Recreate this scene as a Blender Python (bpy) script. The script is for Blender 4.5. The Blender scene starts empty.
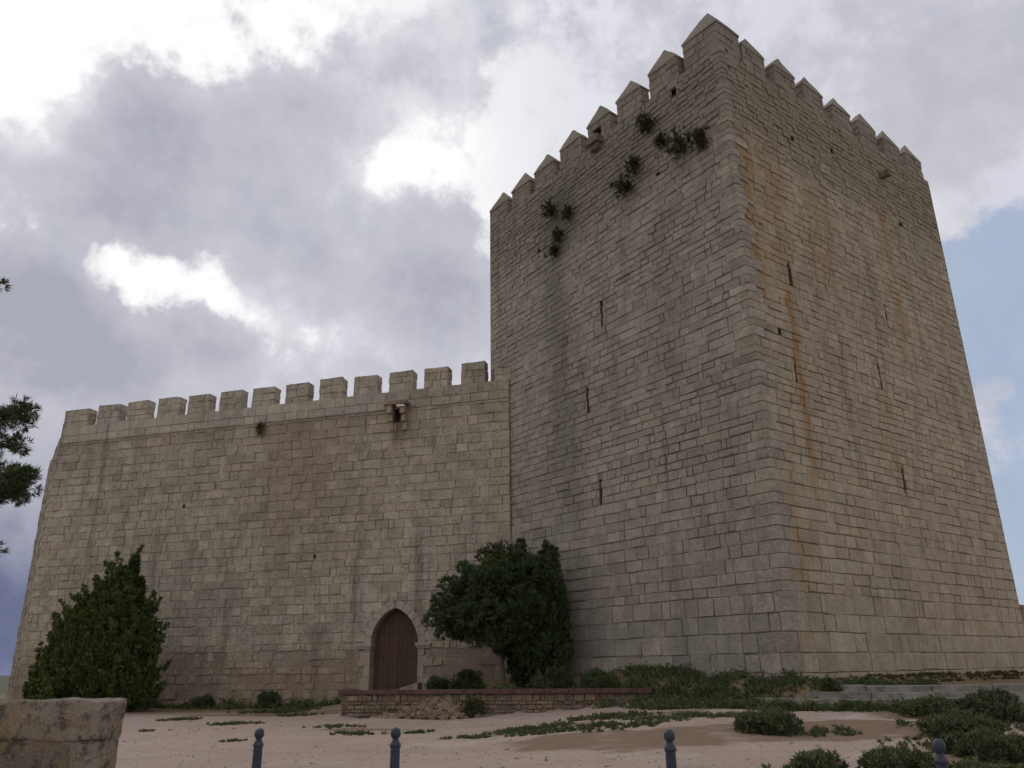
import bpy, math, random
from mathutils import Vector, Matrix

C = bpy.context.scene.collection
SC = bpy.context.scene
PI = math.pi
R_ = math.radians
rng = random.Random(11)

# ---------------------------------------------------------------- helpers
def smooth(a, b, x):
    t = max(0.0, min(1.0, (x - a) / (b - a)))
    return t * t * (3 - 2 * t)

class MB:
    """collects faces; build() links them as ONE mesh object"""
    def __init__(self):
        self.v = []; self.f = []; self.c = []; self.w = []; self.sm = []
    def add(self, pts, faces, col=(.5, .5, 0), wall=None, smooth_=False):
        o = len(self.v)
        self.v += [tuple(p) for p in pts]
        self.c += [col] * len(pts)
        self.w += (wall if wall else [(0, 0, 0)] * len(pts))
        self.f += [tuple(i + o for i in f) for f in faces]
        self.sm += [smooth_] * len(faces)
    def box(self, a, b, col=(.5, .5, 0), M=None, jit=0, r=None):
        (x0, y0, z0), (x1, y1, z1) = a, b
        p = [Vector((x, y, z)) for z in (z0, z1) for x, y in ((x0, y0), (x1, y0), (x1, y1), (x0, y1))]
        if jit:
            p = [q + Vector((r.uniform(-jit, jit), r.uniform(-jit, jit), r.uniform(-jit, jit))) for q in p]
        if M: p = [M @ q for q in p]
        self.add(p, [(3, 2, 1, 0), (4, 5, 6, 7), (0, 1, 5, 4), (1, 2, 6, 5), (2, 3, 7, 6), (3, 0, 4, 7)], col)
    def prism(self, front, vec, col=(.5, .5, 0), chamfer=0.0):
        """front: polygon of Vectors seen from outside counter clockwise; vec: towards the inside"""
        n = len(front)
        cen = sum(front, Vector()) / n
        vn = vec.normalized()
        rings = []
        if chamfer:
            rings.append([p + (cen - p).normalized() * chamfer for p in front])
            rings.append([p + vn * chamfer for p in front])
        else:
            rings.append(list(front))
        rings.append([p + vec for p in front])
        pts = [p for r in rings for p in r]
        fs = [tuple(range(n))]
        for k in range(len(rings) - 1):
            for i in range(n):
                j = (i + 1) % n
                fs.append((k * n + j, k * n + i, (k + 1) * n + i, (k + 1) * n + j))
        fs.append(tuple(reversed(range((len(rings) - 1) * n, len(rings) * n))))
        self.add(pts, fs, col)
    def tube(self, pts, radii, n=8, col=(.5, .5, 0), cap=True):
        ps = []; prev = None
        for i, p in enumerate(pts):
            p = Vector(p)
            d = (Vector(pts[min(i + 1, len(pts) - 1)]) - Vector(pts[max(i - 1, 0)])).normalized()
            a = d.cross(Vector((0, 0, 1)))
            if a.length < 1e-3: a = Vector((1, 0, 0))
            a.normalize(); b = d.cross(a)
            for k in range(n):
                t = 2 * PI * k / n
                ps.append(p + (a * math.cos(t) + b * math.sin(t)) * radii[i])
        fs = []
        for i in range(len(pts) - 1):
            for k in range(n):
                q = (k + 1) % n
                fs.append((i * n + k, i * n + q, (i + 1) * n + q, (i + 1) * n + k))
        if cap:
            fs.append(tuple(range(n))[::-1]); fs.append(tuple((len(pts) - 1) * n + k for k in range(n)))
        self.add(ps, fs, col, smooth_=True)
    def lathe(self, prof, cx, cy, n=24, col=(.5, .5, 0)):
        ps = [(cx + r * math.cos(2 * PI * k / n), cy + r * math.sin(2 * PI * k / n), z) for r, z in prof for k in range(n)]
        fs = [(i * n + k, i * n + (k + 1) % n, (i + 1) * n + (k + 1) % n, (i + 1) * n + k) for i in range(len(prof) - 1) for k in range(n)]
        fs.append(tuple(range(n))[::-1]); fs.append(tuple((len(prof) - 1) * n + k for k in range(n)))
        self.add(ps, fs, col, smooth_=True)
    def build(self, name, mat, parent=None, M=None):
        me = bpy.data.meshes.new(name)
        me.from_pydata(self.v, [], self.f)
        ca = me.color_attributes.new('col', 'FLOAT_COLOR', 'POINT')
        flat = []
        for c in self.c: flat += [c[0], c[1], c[2], 1.0]
        ca.data.foreach_set('color', flat)
        wa = me.attributes.new('wall', 'FLOAT_VECTOR', 'POINT')
        flat = []
        for c in self.w: flat += list(c)
        wa.data.foreach_set('vector', flat)
        me.polygons.foreach_set('use_smooth', self.sm)
        me.materials.append(mat)
        me.update()
        o = bpy.data.objects.new(name, me)
        C.objects.link(o)
        if parent: o.parent = parent
        if M: o.matrix_local = M
        return o

def tag(o, label, cat, group=None, kind=None):
    if label: o['label'] = label
    if cat: o['category'] = cat
    if group: o['group'] = group
    if kind: o['kind'] = kind
    return o
def empty(name, loc, rz=0):
    e = bpy.data.objects.new(name, None); C.objects.link(e)
    e.location = loc; e.rotation_euler = (0, 0, rz); e.empty_display_size = .3
    return e
def copy_tree(o, parent=None):
    c = o.copy(); C.objects.link(c)
    if parent: c.parent = parent
    for ch in list(o.children): copy_tree(ch, c)
    return c

# ---------------------------------------------------------------- node expressions
class X:
    nt = None
    def __init__(s, sock): s.s = sock
    @staticmethod
    def m(op, *a, clamp=False):
        n = X.nt.nodes.new('ShaderNodeMath'); n.operation = op; n.use_clamp = clamp
        for i, q in enumerate(a):
            if isinstance(q, X): X.nt.links.new(q.s, n.inputs[i])
            else: n.inputs[i].default_value = q
        return X(n.outputs[0])
    def __add__(s, o): return X.m('ADD', s, o)
    __radd__ = __add__
    def __mul__(s, o): return X.m('MULTIPLY', s, o)
    __rmul__ = __mul__
    def __sub__(s, o): return X.m('SUBTRACT', s, o)
    def __rsub__(s, o): return X.m('SUBTRACT', o, s)
def clamp(a): return X.m('ADD', a, 0.0, clamp=True)
def step(a, lo, hi):
    n = X.nt.nodes.new('ShaderNodeMapRange'); n.interpolation_type = 'SMOOTHSTEP'
    n.inputs[1].default_value = lo; n.inputs[2].default_value = hi
    if lo > hi:
        n.inputs[1].default_value = hi; n.inputs[2].default_value = lo
        n.inputs[3].default_value = 1; n.inputs[4].default_value = 0
    X.nt.links.new(a.s, n.inputs[0])
    return X(n.outputs[0])
def bell(a, c, w):
    d = (a - c) * (1.0 / w)
    return X.m('EXPONENT', d * d * -1.0)
def noise(vec, scale, detail=4, rough=.55, dist=0.0, out=0):
    n = X.nt.nodes.new('ShaderNodeTexNoise')
    n.inputs['Scale'].default_value = scale; n.inputs['Detail'].default_value = detail
    n.inputs['Roughness'].default_value = rough; n.inputs['Distortion'].default_value = dist
    X.nt.links.new(vec.s, n.inputs['Vector'])
    return X(n.outputs[out])
def vscale(vec, k):
    n = X.nt.nodes.new('ShaderNodeVectorMath'); n.operation = 'MULTIPLY'
    X.nt.links.new(vec.s, n.inputs[0]); n.inputs[1].default_value = k
    return X(n.outputs[0])
def sep(vec):
    n = X.nt.nodes.new('ShaderNodeSeparateXYZ'); X.nt.links.new(vec.s, n.inputs[0])
    return [X(o) for o in n.outputs]
def attr(name, out='Vector'):
    n = X.nt.nodes.new('ShaderNodeAttribute'); n.attribute_name = name
    return X(n.outputs[out])
def mix(a, b, f, mode='MIX'):
    n = X.nt.nodes.new('ShaderNodeMix'); n.data_type = 'RGBA'; n.blend_type = mode
    def put(q, i):
        if isinstance(q, X): X.nt.links.new(q.s, n.inputs[i])
        elif isinstance(q, (int, float)): n.inputs[i].default_value = q
        else: n.inputs[i].default_value = (*q, 1)
    put(f, 0); put(a, 6); put(b, 7)
    return X(n.outputs[2])
def ramp(f, stops):
    n = X.nt.nodes.new('ShaderNodeValToRGB')
    e = n.color_ramp.elements
    while len(e) < len(stops): e.new(.5)
    for k, (p, c) in enumerate(stops):
        e[k].position = p; e[k].color = (*c, 1)
    X.nt.links.new(f.s, n.inputs[0])
    return X(n.outputs[0])
def gray(f):
    n = X.nt.nodes.new('ShaderNodeCombineColor')
    for i in range(3): X.nt.links.new(f.s, n.inputs[i])
    return X(n.outputs[0])
def geo():
    n = X.nt.nodes.new('ShaderNodeNewGeometry'); return X(n.outputs['Position'])

def material(name, fn):
    m = bpy.data.materials.new(name); m.use_nodes = True
    X.nt = m.node_tree
    b = m.node_tree.nodes['Principled BSDF']
    b.inputs['Specular IOR Level'].default_value = .2
    b.inputs['Roughness'].default_value = .95
    r = fn(b)
    col, bump, strength, dist = (list(r) + [None] * 4)[:4]
    if isinstance(col, X): m.node_tree.links.new(col.s, b.inputs['Base Color'])
    else: b.inputs['Base Color'].default_value = (*col, 1)
    if bump is not None:
        n = m.node_tree.nodes.new('ShaderNodeBump')
        n.inputs['Strength'].default_value = strength; n.inputs['Distance'].default_value = dist
        m.node_tree.links.new(bump.s, n.inputs['Height'])
        m.node_tree.links.new(n.outputs[0], b.inputs['Normal'])
    return m

# ---------------------------------------------------------------- materials
GREYB = (.23, .205, .185)
def stone_fn(lo, hi, warm, side):
    """side: 0 none, 1 tower left face, 2 tower right face, 3 curtain wall"""
    def fn(b):
        p = geo()
        r, g, w = sep(attr('col', 'Color'))
        base = ramp(r, [(0, lo), (1, hi)])
        base = mix(base, warm, g * .55)
        big = noise(p, .22, 5, .6)
        med = noise(p, 1.5, 5, .65)
        fine = noise(p, 11, 6, .7)
        k = .36 + big * .55 + (med - .5) * 1.15 + (fine - .5) * 1.35 + .36
        base = mix(base, gray(k), 1.0, 'MULTIPLY')
        base = mix(base, (.60, .55, .49), clamp(w) * .95)
        # dark mortar / deep joints, painted shade in recesses: negative third channel
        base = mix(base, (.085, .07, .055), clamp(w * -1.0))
        # grey lichen patches and vertical rain streaks
        st = noise(vscale(p, (1.1, 1.1, .09)), 1.0, 6, .65)
        base = mix(base, (.12, .11, .10), step(st, .52, .72) * .55)
        lich = noise(p, 3.2, 8, .75)
        base = mix(base, (.36, .33, .28), step(lich, .58, .72) * .35)
        base = mix(base, (.10, .09, .08), step(lich, .43, .33) * .42)
        u, z, f = sep(attr('wall'))
        n1 = noise(p, .9, 4, .6) - .5
        if side in (1, 2):
            # f = 1 left face, 2 right face
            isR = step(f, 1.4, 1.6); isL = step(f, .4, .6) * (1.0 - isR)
            un = u + n1 * .9
            wob = noise(vscale(p, (1.0, 1.0, .5)), 1.3, 6, .7)
            rust = (bell(un, .75, .40) * step(z, 12.5, 15.0) * step(z, 21.5, 19.5)
                    + bell(un, 2.3, .7) * step(z, 13.5, 16.5) * step(z, 22.0, 19.0) * .75
                    + bell(un, 2.45, .22) * step(z, 5.5, 9.0) * step(z, 14.8, 14.2) * 1.1
                    + bell(un, 5.1, .8) * step(z, 14.5, 16.5) * step(z, 21.0, 18.5) * .55
                    + bell(un, .9, .35) * step(z, 1.5, 3.0) * step(z, 9.5, 7.5) * .5
                    + bell(un, 10.9, .35) * step(z, 12.0, 16.0) * step(z, 22.0, 20.0) * .7
                    + bell(un, 8.3, .25) * step(z, 6.2, 9.0) * step(z, 11.7, 11.3) * .5)
            rust = clamp(rust * isR * step(wob, .27, .52))
            base = mix(base, (.30, .155, .05), rust * .9)
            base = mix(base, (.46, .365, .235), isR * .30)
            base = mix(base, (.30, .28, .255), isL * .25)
            edge = bell(u - .22, 0, .26) * step(f, 1.6, 1.4) * 0 + bell(u, .25, .22) * isR * step(z, 20.5, 19.5) * step(med, .3, .55)
            base = mix(base, (.15, .15, .155), edge * .5)
            dark = (bell(un, -10.2, .7) * step(z, 6.0, 12.0) * step(z, 22.5, 19.5)
                    + bell(un, -9.3, .5) * step(z, 2.0, 9.0) * step(z, 14.0, 11.0) * .7
                    + bell(un, -3.6, .8) * step(z, 9.0, 13.0) * step(z, 19.0, 17.0) * .55
                    + bell(un, -5.2, 1.2) * step(z, 18.5, 20.5) * .6) * isL
            base = mix(base, (.105, .10, .095), clamp(dark) * .40)
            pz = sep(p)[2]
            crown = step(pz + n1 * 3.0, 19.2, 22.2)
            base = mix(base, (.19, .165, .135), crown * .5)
            moss = bell(un, -9.6, 1.3) * step(z, 19.0, 20.5) * step(z, 24.0, 22.5) * isL
            base = mix(base, (.11, .115, .09), clamp(moss) * .5)
        if side == 3:
            un = u + n1 * 1.6
            grime = step(z + n1 * 2.2, 12.9, 13.5) * step(z, 13.75, 13.6) * step(u, .5, -1.5)
            base = mix(base, (.15, .115, .075), grime * .3)
            tan_ = bell(un, -5.5, 3.2) * step(z, 3.0, 11.0) * step(z, 13.7, 13.4)
            base = mix(base, (.27, .205, .13), tan_ * .38)
            run = (bell(un, -.35, .4) * step(z, 11.2, 12.4) * step(z, 13.6, 13.2)
                   + bell(u + n1 * .6, -8.0, .35) * step(z, 12.6, 13.0) * step(z, 13.6, 13.3))
            base = mix(base, (.09, .055, .03), clamp(run) * .6)
            low = step(z + n1 * 2.6, 3.0, 1.2)
            base = mix(base, (.27, .185, .125), low * .45)
        bump = noise(p, 8, 7, .75) * 1.3 + noise(p, 2.2, 4, .6) * 1.2
        return base, bump, .9, .07
    return fn
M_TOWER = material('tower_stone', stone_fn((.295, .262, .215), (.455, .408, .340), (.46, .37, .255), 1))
M_WALL = material('wall_stone', stone_fn((.33, .290, .234), (.475, .424, .350), (.48, .385, .265), 3))
M_LOOSE = material('weathered_stone', stone_fn((.17, .14, .11), (.34, .28, .21), (.34, .23, .12), 0))

def fn_fg(b):
    p = geo()
    r, g, w = sep(attr('col', 'Color'))
    base = ramp(r, [(0, (.25, .21, .165)), (1, (.40, .345, .275))])
    n = noise(p, 2.6, 6, .65); n2 = noise(p, 14, 7, .75); n3 = noise(p, 45, 5, .7)
    base = mix(base, (.36, .25, .13), step(n, .43, .60) * .68)
    base = mix(base, (.10, .088, .08), step(noise(p, 6.0, 7, .75), .50, .60) * .8)
    base = mix(base, (.42, .36, .27), step(n2, .56, .72) * .4)
    base = mix(base, gray(.35 + n3 * 1.2), 1.0, 'MULTIPLY')
    base = mix(base, (.06, .045, .03), clamp(w * -1.0))
    return base, n2 * 1.4 + n3 * .6 + noise(p, 6, 5, .6) * 1.5, 1.0, .05
M_FG = material('parapet_stone', fn_fg)

def fn_ground(b):
    p = geo()
    x, y, z = sep(p)
    big = noise(p, .12, 5, .6); med = noise(p, .8, 6, .65); fine = noise(p, 9, 7, .7); grit = noise(p, 60, 4, .7)
    base = ramp(clamp((big - .5) * 1.2 + (med - .5) * .9 + .5), [(0, (.33, .245, .20)), (.5, (.42, .325, .275)), (1, (.475, .382, .335))])
    track = noise(vscale(p, (.25, 1.6, 1)), 1.1, 6, .7)
    base = mix(base, (.30, .245, .205), step(track, .52, .70) * .55)
    base = mix(base, (.53, .455, .41), step(noise(p, .35, 6, .68), .55, .68) * .5)
    base = mix(base, gray(.50 + fine * .62 + grit * .36), 1.0, 'MULTIPLY')
    # bare earth patches with their own outlines
    wx = (noise(p, .55, 5, .6) - .5) * 3.2; wy = (noise(p, .62, 5, .6, .3) - .5) * 2.6
    def patch(cx, cy, rx, ry, soft=.25):
        dx = (x + wx - cx) * (1.0 / rx); dy = (y + wy - cy) * (1.0 / ry)
        return step(dx * dx + dy * dy, 1.0 + soft, 1.0 - soft)
    m = patch(3.0, 18.3, 3.2, 1.6) + patch(7.4, 18.7, 2.6, 1.3) + patch(10.2, 21.0, 2.0, 1.2) + patch(.4, 21.6, 1.7, .8) \
        + patch(3.4, 23.8, 1.8, .9) + patch(-9.5, 33.5, 3.5, 1.2) + patch(-4.0, 24.5, 1.4, .6) + patch(9.0, 14.5, 2.6, 1.6)
    m = clamp(m)
    base = mix(base, (.21, .145, .095), m * step(med, .25, .5) * .9)
    weed = step(noise(p, .5, 6, .7), .62, .7) * step(y, 19.0, 23.0)
    base = mix(base, (.13, .12, .07), weed * .35)
    # soil of the bank and of the planting bed
    soil = clamp(step(z, .46, .60) * step(y, 20.0, 21.0) + step(y, 33.0, 37.0) * step(x, 8.0, 3.0))
    base = mix(base, ramp(fine, [(.3, (.13, .095, .05)), (.7, (.25, .195, .12))]), soil)
    # grassy plain far out
    far = clamp(step(y, 60.0, 110.0) + step(y, -10.0, -60.0) + step(X.m('ABSOLUTE', x), 45.0, 90.0))
    base = mix(base, ramp(noise(p, .01, 4, .6), [(.3, (.07, .08, .05)), (.7, (.13, .13, .09))]), far)
    stones = step(noise(p, 3.7, 3, .4), .70, .78)
    return base, fine + grit * .7 + med * 1.5 + stones * .6, .7, .05
M_GROUND = material('pale_gravel', fn_ground)

def fn_door(b):
    p = geo()
    r, g, w = sep(attr('col', 'Color'))
    st = noise(vscale(p, (9, 9, .5)), 2.0, 5, .6)
    base = ramp(clamp(st * .9 + r * .25 - .1), [(.2, (.066, .041, .027)), (.8, (.112, .070, .048))])
    b.inputs['Roughness'].default_value = .7
    return base, st, .3, .01
M_DOOR = material('brown_boards', fn_door)
def fn_iron(b):
    p = geo()
    b.inputs['Roughness'].default_value = .5
    b.inputs['Specular IOR Level'].default_value = .4
    n = noise(p, 28, 6, .7)
    return mix((.022, .030, .048), (.042, .050, .068), step(n, .45, .7)), n, .18, .004
M_IRON = material('painted_iron', fn_iron)
def fn_cap(b):
    p = geo()
    n = noise(p, 4, 6, .7); n2 = noise(p, 30, 5, .7)
    base = mix((.085, .048, .038), (.145, .092, .072), step(n, .35, .65))
    return mix(base, gray(.7 + n2 * .55), 1.0, 'MULTIPLY'), n2 + n, .5, .02
M_CAP = material('red_coping', fn_cap)
def fn_pale(b):
    p = geo(); n = noise(p, 5, 6, .7)
    return mix((.15, .135, .115), (.30, .275, .24), step(noise(p, 3.0, 7, .75), .35, .65)), n, .3, .02
M_PALE = material('pale_slab', fn_pale)
def fn_white(b):
    return (.72, .70, .66), None
M_WHITE = material('white_sheet', fn_white)
def fn_bark(b):
    p = geo(); n = noise(vscale(p, (8, 8, 1.5)), 3, 6, .7)
    return mix((.07, .052, .04), (.20, .16, .125), n), n, .8, .03
M_BARK = material('bark', fn_bark)
def leaf_mat(name, dark, light, third):
    def fn(b):
        r, g, w = sep(attr('col', 'Color'))
        b.inputs['Roughness'].default_value = .6
        b.inputs['Specular IOR Level'].default_value = .15
        base = ramp(r, [(0, dark), (1, light)])
        return mix(base, third, g), None
    return material(name, fn)
M_JUN = leaf_mat('juniper_leaf', (0.026, 0.052, 0.020), (0.111, 0.153, 0.043), (0.169, 0.175, 0.057))
M_PINE = leaf_mat('pine_needle', (0.030, 0.054, 0.026), (0.104, 0.141, 0.053), (0.136, 0.146, 0.058))
M_CYP = leaf_mat('cypress_leaf', (0.025, 0.045, 0.021), (0.070, 0.102, 0.039), (0.088, 0.088, 0.043))
M_WEED = leaf_mat('weed_leaf', (0.032, 0.052, 0.024), (0.102, 0.127, 0.054), (0.256, 0.217, 0.120))
M_GREEN = leaf_mat('shrub_leaf', (0.031, 0.053, 0.022), (0.098, 0.137, 0.051), (0.195, 0.186, 0.098))
M_GRASS = leaf_mat('grass_blade', (.040, .060, .022), (.105, .138, .052), (.17, .15, .08))
M_DRY = leaf_mat('dry_leaf', (.035, .036, .018), (.095, .092, .045), (.16, .11, .06))

# ---------------------------------------------------------------- camera
EYE = 1.6
F_PX, PITCH, ROLL = 803.0, R_(19.43), R_(-0.77)
cam = bpy.data.cameras.new('camera'); co = bpy.data.objects.new('camera', cam); C.objects.link(co)
cam.sensor_width = 36; cam.lens = F_PX / 1024 * 36; cam.clip_start = .1; cam.clip_end = 12000
fw = Vector((0, math.cos(PITCH), math.sin(PITCH))); up0 = Vector((0, -math.sin(PITCH), math.cos(PITCH))); x0 = Vector((1, 0, 0))
cx_ = x0 * math.cos(ROLL) + up0 * math.sin(ROLL); cu_ = up0 * math.cos(ROLL) - x0 * math.sin(ROLL)
rot = Matrix((cx_, cu_, -fw)).transposed()
co.matrix_world = Matrix.Translation((0, 0, EYE)) @ rot.to_4x4()
SC.camera = co
def sky_dir(px, py):
    return (fw + cx_ * ((px - 512) / F_PX) - cu_ * ((py - 384) / F_PX)).normalized()

# ---------------------------------------------------------------- layout constants
YT = R_(-52.2)
DL = Vector((math.cos(YT), math.sin(YT), 0)); DR = Vector((math.cos(YT + PI / 2), math.sin(YT + PI / 2), 0))
NL = Vector((DL.y, -DL.x, 0)); NR = Vector((DR.y, -DR.x, 0))
CT = Vector((8.27, 25.26, 0)); WL, WR = 15.2, 16.75
YW = R_(-15.9)
DW = Vector((math.cos(YW), math.sin(YW), 0)); NW = Vector((DW.y, -DW.x, 0))
PW = Vector((-5.2, 37.4, 0))
PA, PB = Vector((-6.2, 30.5, 0)), Vector((4.35, 28.1, 0))
PD = (PB - PA).normalized(); PN = Vector((-PD.y, PD.x, 0)); PLEN = (PB - PA).length
SA, SB = Vector((9.75, 23.95, 0)), Vector((20.5, 19.75, 0))
SD = (SB - SA).normalized(); SN = Vector((-SD.y, SD.x, 0))

def tower_dist(x, y):
    q = Vector((x, y, 0)) - CT
    a, b = q.dot(DL), q.dot(DR)
    dx = max(a, -WL - a, 0); dy = max(-b, b - WR, 0)
    return math.hypot(dx, dy)
def ground_z(x, y):
    h = .42 * smooth(13.5, 22, y) * smooth(-3, 6, x) * smooth(60, 40, y)
    q = Vector((x, y, 0)) - PA
    bed = smooth(.12, .34, q.dot(PN)) * smooth(-.4, .1, q.dot(PD)) * smooth(PLEN + 3.5, PLEN + .2, q.dot(PD))
    bed2 = smooth(2.5, 6, q.dot(PN)) * smooth(-5, 0, q.dot(PD)) * smooth(PLEN + 6, PLEN, q.dot(PD))
    h += .50 * max(bed, bed2) * smooth(50, 44, y)
    d = tower_dist(x, y)
    h = max(h, h * .4 + 1.0 * smooth(2.1, .25, d))
    s = Vector((x, y, 0)) - SA
    h = max(h, .95 * smooth(.55, 1.0, s.dot(SN)) * smooth(-1.0, -.6, s.dot(SD)) * smooth(16, 12, s.dot(SD)) * smooth(4, 2.5, d))
    r = math.hypot(x, y)
    h += .03 * math.sin(x * 1.3 + y * .7) * math.sin(y * 1.1 - x * .4) * smooth(40, 30, r)
    h -= 6 * smooth(70, 300, r)
    if y < 9: h -= .12 * smooth(9.0, 8.6, y) * 0
    return h

# ---------------------------------------------------------------- ground sheet
def axis(lo, hi, st, far):
    a = []; v = lo
    while v < hi + 1e-6: a.append(v); v += st
    g = st; l = lo; h = hi; left = []; right = []
    while l > -far: g *= 1.35; l -= g; h += g; left.append(l); right.append(h)
    return left[::-1] + a + right
xs = axis(-20, 20, .28, 4000); ys = axis(8, 40, .28, 4000)
gm = MB()
gm.v = [(x, y, ground_z(x, y)) for y in ys for x in xs]
gm.c = [(.5, .5, 0)] * len(gm.v); gm.w = [(0, 0, 0)] * len(gm.v)
nx = len(xs)
gm.f = [(j * nx + i, j * nx + i + 1, (j + 1) * nx + i + 1, (j + 1) * nx + i) for j in range(len(ys) - 1) for i in range(nx - 1)]
gm.sm = [True] * len(gm.f)
tag(gm.build('ground', M_GROUND), 'pale gravel plaza with brown earth patches below the castle', 'ground', kind='structure')

# ---------------------------------------------------------------- ashlar
def courses(z0, z1, hfun, r):
    z = z0; out = []
    while z < z1 - .12:
        h = hfun(z) * r.uniform(.82, 1.2)
        e = min(z + h, z1)
        if z1 - e < .15: e = z1
        out.append((z, e)); z = e
    return out

def stone(mb, O, du, n, u0, u1, z0, z1, r, col, face=0, gap=None, depth=.09, jit=.014, proud=(-.012, .018), zt=None):
    """one dressed block: sunk joints, rounded arris, slightly tilted face. zt: slope of the bed joints"""
    g = (gap if gap is not None else r.choice((.006, .009, .014, .02, .028))) * .5
    d = r.uniform(*proud)
    def P(u, z, dd): return O + du * u + Vector((0, 0, z + (zt(u) if zt else 0))) + n * dd
    base = [(u0 + g, z0 + g), (u1 - g, z0 + g), (u1 - g, z1 - g), (u0 + g, z1 - g)]
    j = min(jit, (u1 - u0) * .12, (z1 - z0) * .12)
    base = [(a + r.uniform(-j, j * .6), b + r.uniform(-j, j * .6)) for a, b in base]
    cu, cz = (u0 + u1) / 2, (z0 + z1) / 2
    def ins(k): return [(a + math.copysign(k, cu - a), b + math.copysign(k, cz - b)) for a, b in base]
    bv = min(r.uniform(.012, .035), (u1 - u0) * .2, (z1 - z0) * .2)
    rings = [(base, -depth, 0), (base, d - bv * .9, 0), (ins(bv * .35), d - bv * .25, 0), (ins(bv), d, .010)]
    pts = []; wl = []
    for rg, dd, jj in rings:
        for a, b in rg:
            pts.append(P(a, b, dd + r.uniform(-jj, jj))); wl.append((a, b, face))
    fs = []
    for k in range(3):
        for i in range(4):
            q = (i + 1) % 4
            fs.append((k * 4 + i, k * 4 + q, (k + 1) * 4 + q, (k + 1) * 4 + i))
    fs.append((12, 13, 14, 15))
    mb.add(pts, fs, col, wl)

def subtract(u0, u1, holes):
    segs = [(u0, u1)]
    for a, b in holes:
        nx_ = []
        for s, e in segs:
            if b <= s or a >= e: nx_.append((s, e))
            else:
                if a - s > .06: nx_.append((s, a))
                if e - b > .06: nx_.append((b, e))
        segs = nx_
    return segs

def stone_col(r, z=0, white=0):
    v = min(1, max(0, r.gauss(.5, .22)))
    if r.random() < .06: v = r.uniform(0, .12)
    g = max(0, min(1, r.gauss(.22, .2)))
    return (v, g, white)

def ashlar(mb, O, du, n, ua, ub, z0, z1, hfun, wfun, r, face=0, holes=lambda a, b: [], white=lambda u, z: 0, jitf=lambda z: .014, proudf=lambda z: (-.012, .018), zt=None, gapf=None, missing=0.0):
    for (a, b) in courses(z0, z1, hfun, r):
        hs = holes(a, b)
        u = ua
        cdy = r.uniform(-.004, .004)
        cg = r.choice((.006, .01, .016, .024))
        while u < ub - 1e-6:
            w = wfun((a + b) / 2) * r.choice((.55, .8, 1, 1, 1.15, 1.35, 1.6)) * r.uniform(.85, 1.15)
            e = u + w
            if ub - e < .25: e = ub
            for s, t in subtract(u, e, hs):
                if missing and r.random() < missing * smooth(19, 21, a): continue
                stone(mb, O, du, n, s, t, a, b, r, stone_col(r, a, white((s + t) / 2, (a + b) / 2)), face,
                      gap=(gapf(a) if gapf else max(.004, cg * r.uniform(.5, 1.5))), jit=jitf(a), proud=proudf(a), zt=zt)
            u = e

def backing(mb, O, du, n, ua, ub, z0, z1, holes, d=-.045, face=0, zt=None, col=None):
    """mortar bed behind the stones with rectangular openings left out; holes: (u0,u1,z0,z1)"""
    col = col or ((.3, .35, -.24) if face == 3 else (.45, .35, -.38))
    if face == 3: d = -.03
    us = sorted({ua, ub, *[min(max(q, ua), ub) for h in holes for q in h[:2]]}); zs = sorted({z0, z1, *[min(max(q, z0), z1) for h in holes for q in h[2:]]})
    for i in range(len(us) - 1):
        for j in range(len(zs) - 1):
            cu, cz = (us[i] + us[i + 1]) / 2, (zs[j] + zs[j + 1]) / 2
            if any(h[0] < cu < h[1] and h[2] < cz < h[3] for h in holes): continue
            q = [(us[i], zs[j]), (us[i + 1], zs[j]), (us[i + 1], zs[j + 1]), (us[i], zs[j + 1])]
            mb.add([O + du * a + n * d + Vector((0, 0, b + (zt(a) if zt else 0))) for a, b in q], [(0, 1, 2, 3)], col, [(a, b, face) for a, b in q])

def recess(O, du, n, u0, u1, z0, z1, depth, mat, name, parent, d0=-.02, col=(.25, .3, 0)):
    """splayed stone lining of a slit or hole, open to the outside"""
    mb = MB()
    t = .09
    f = [(u0, z0), (u1, z0), (u1, z1), (u0, z1)]
    P = lambda a, b, d: O + du * a + n * d + Vector((0, 0, b))
    pts = [P(a, b, d0) for a, b in f] + [P(a, b, -depth) for a, b in f]
    fs = [(0, 1, 5, 4), (1, 2, 6, 5), (2, 3, 7, 6), (3, 0, 4, 7), (4, 5, 6, 7)]
    mb.add(pts, fs, (.2, .3, -.75))  # lining coloured dark to stand in for the shade inside the opening
    return mb.build(name, mat, parent)

# ---------------------------------------------------------------- TOWER
TI = CT.copy()
tower = empty('castle_tower', TI)
tag(tower, 'tall square stone keep with pointed battlements and rust streaks', 'tower')
O0 = Vector((0, 0, 0))
def crestL(u): return .06 * u            # the parapet line drops a little towards the far corner
def crestR(u): return .035 * u
slits_L = [(-7.33, -7.19, 15.05, 16.2), (-8.42, -8.30, 11.55, 12.62), (-7.93, -7.79, 7.6, 8.62)]
slits_R = [(2.63, 2.84, 14.62, 15.6), (9.57, 9.70, 14.75, 15.7), (8.12, 8.25, 11.75, 12.9), (8.55, 8.72, 7.75, 8.72), (2.16, 2.26, 10.86, 11.6)]
holes_L = [(-2.0, -1.84, 20.75, 21.25), (-6.32, -6.12, 21.25, 21.5), (-3.72, -3.5, 20.2, 20.42), (-11.35, -11.15, 20.55, 20.75), (-10.9, -10.72, 20.0, 20.18), (-2.55, -2.3, 23.35, 23.7)]
holes_R = [(1.45, 1.68, 12.5, 12.8), (4.3, 4.52, 21.6, 21.8), (7.4, 7.62, 22.2, 22.45), (12.6, 12.9, 20.3, 20.5)]
PAR_L = lambda u: 24.55 + .065 * u        # floor of the embrasures
PAR_R = lambda u: 24.36 + .03 * u
STEPZ = 20.25
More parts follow.
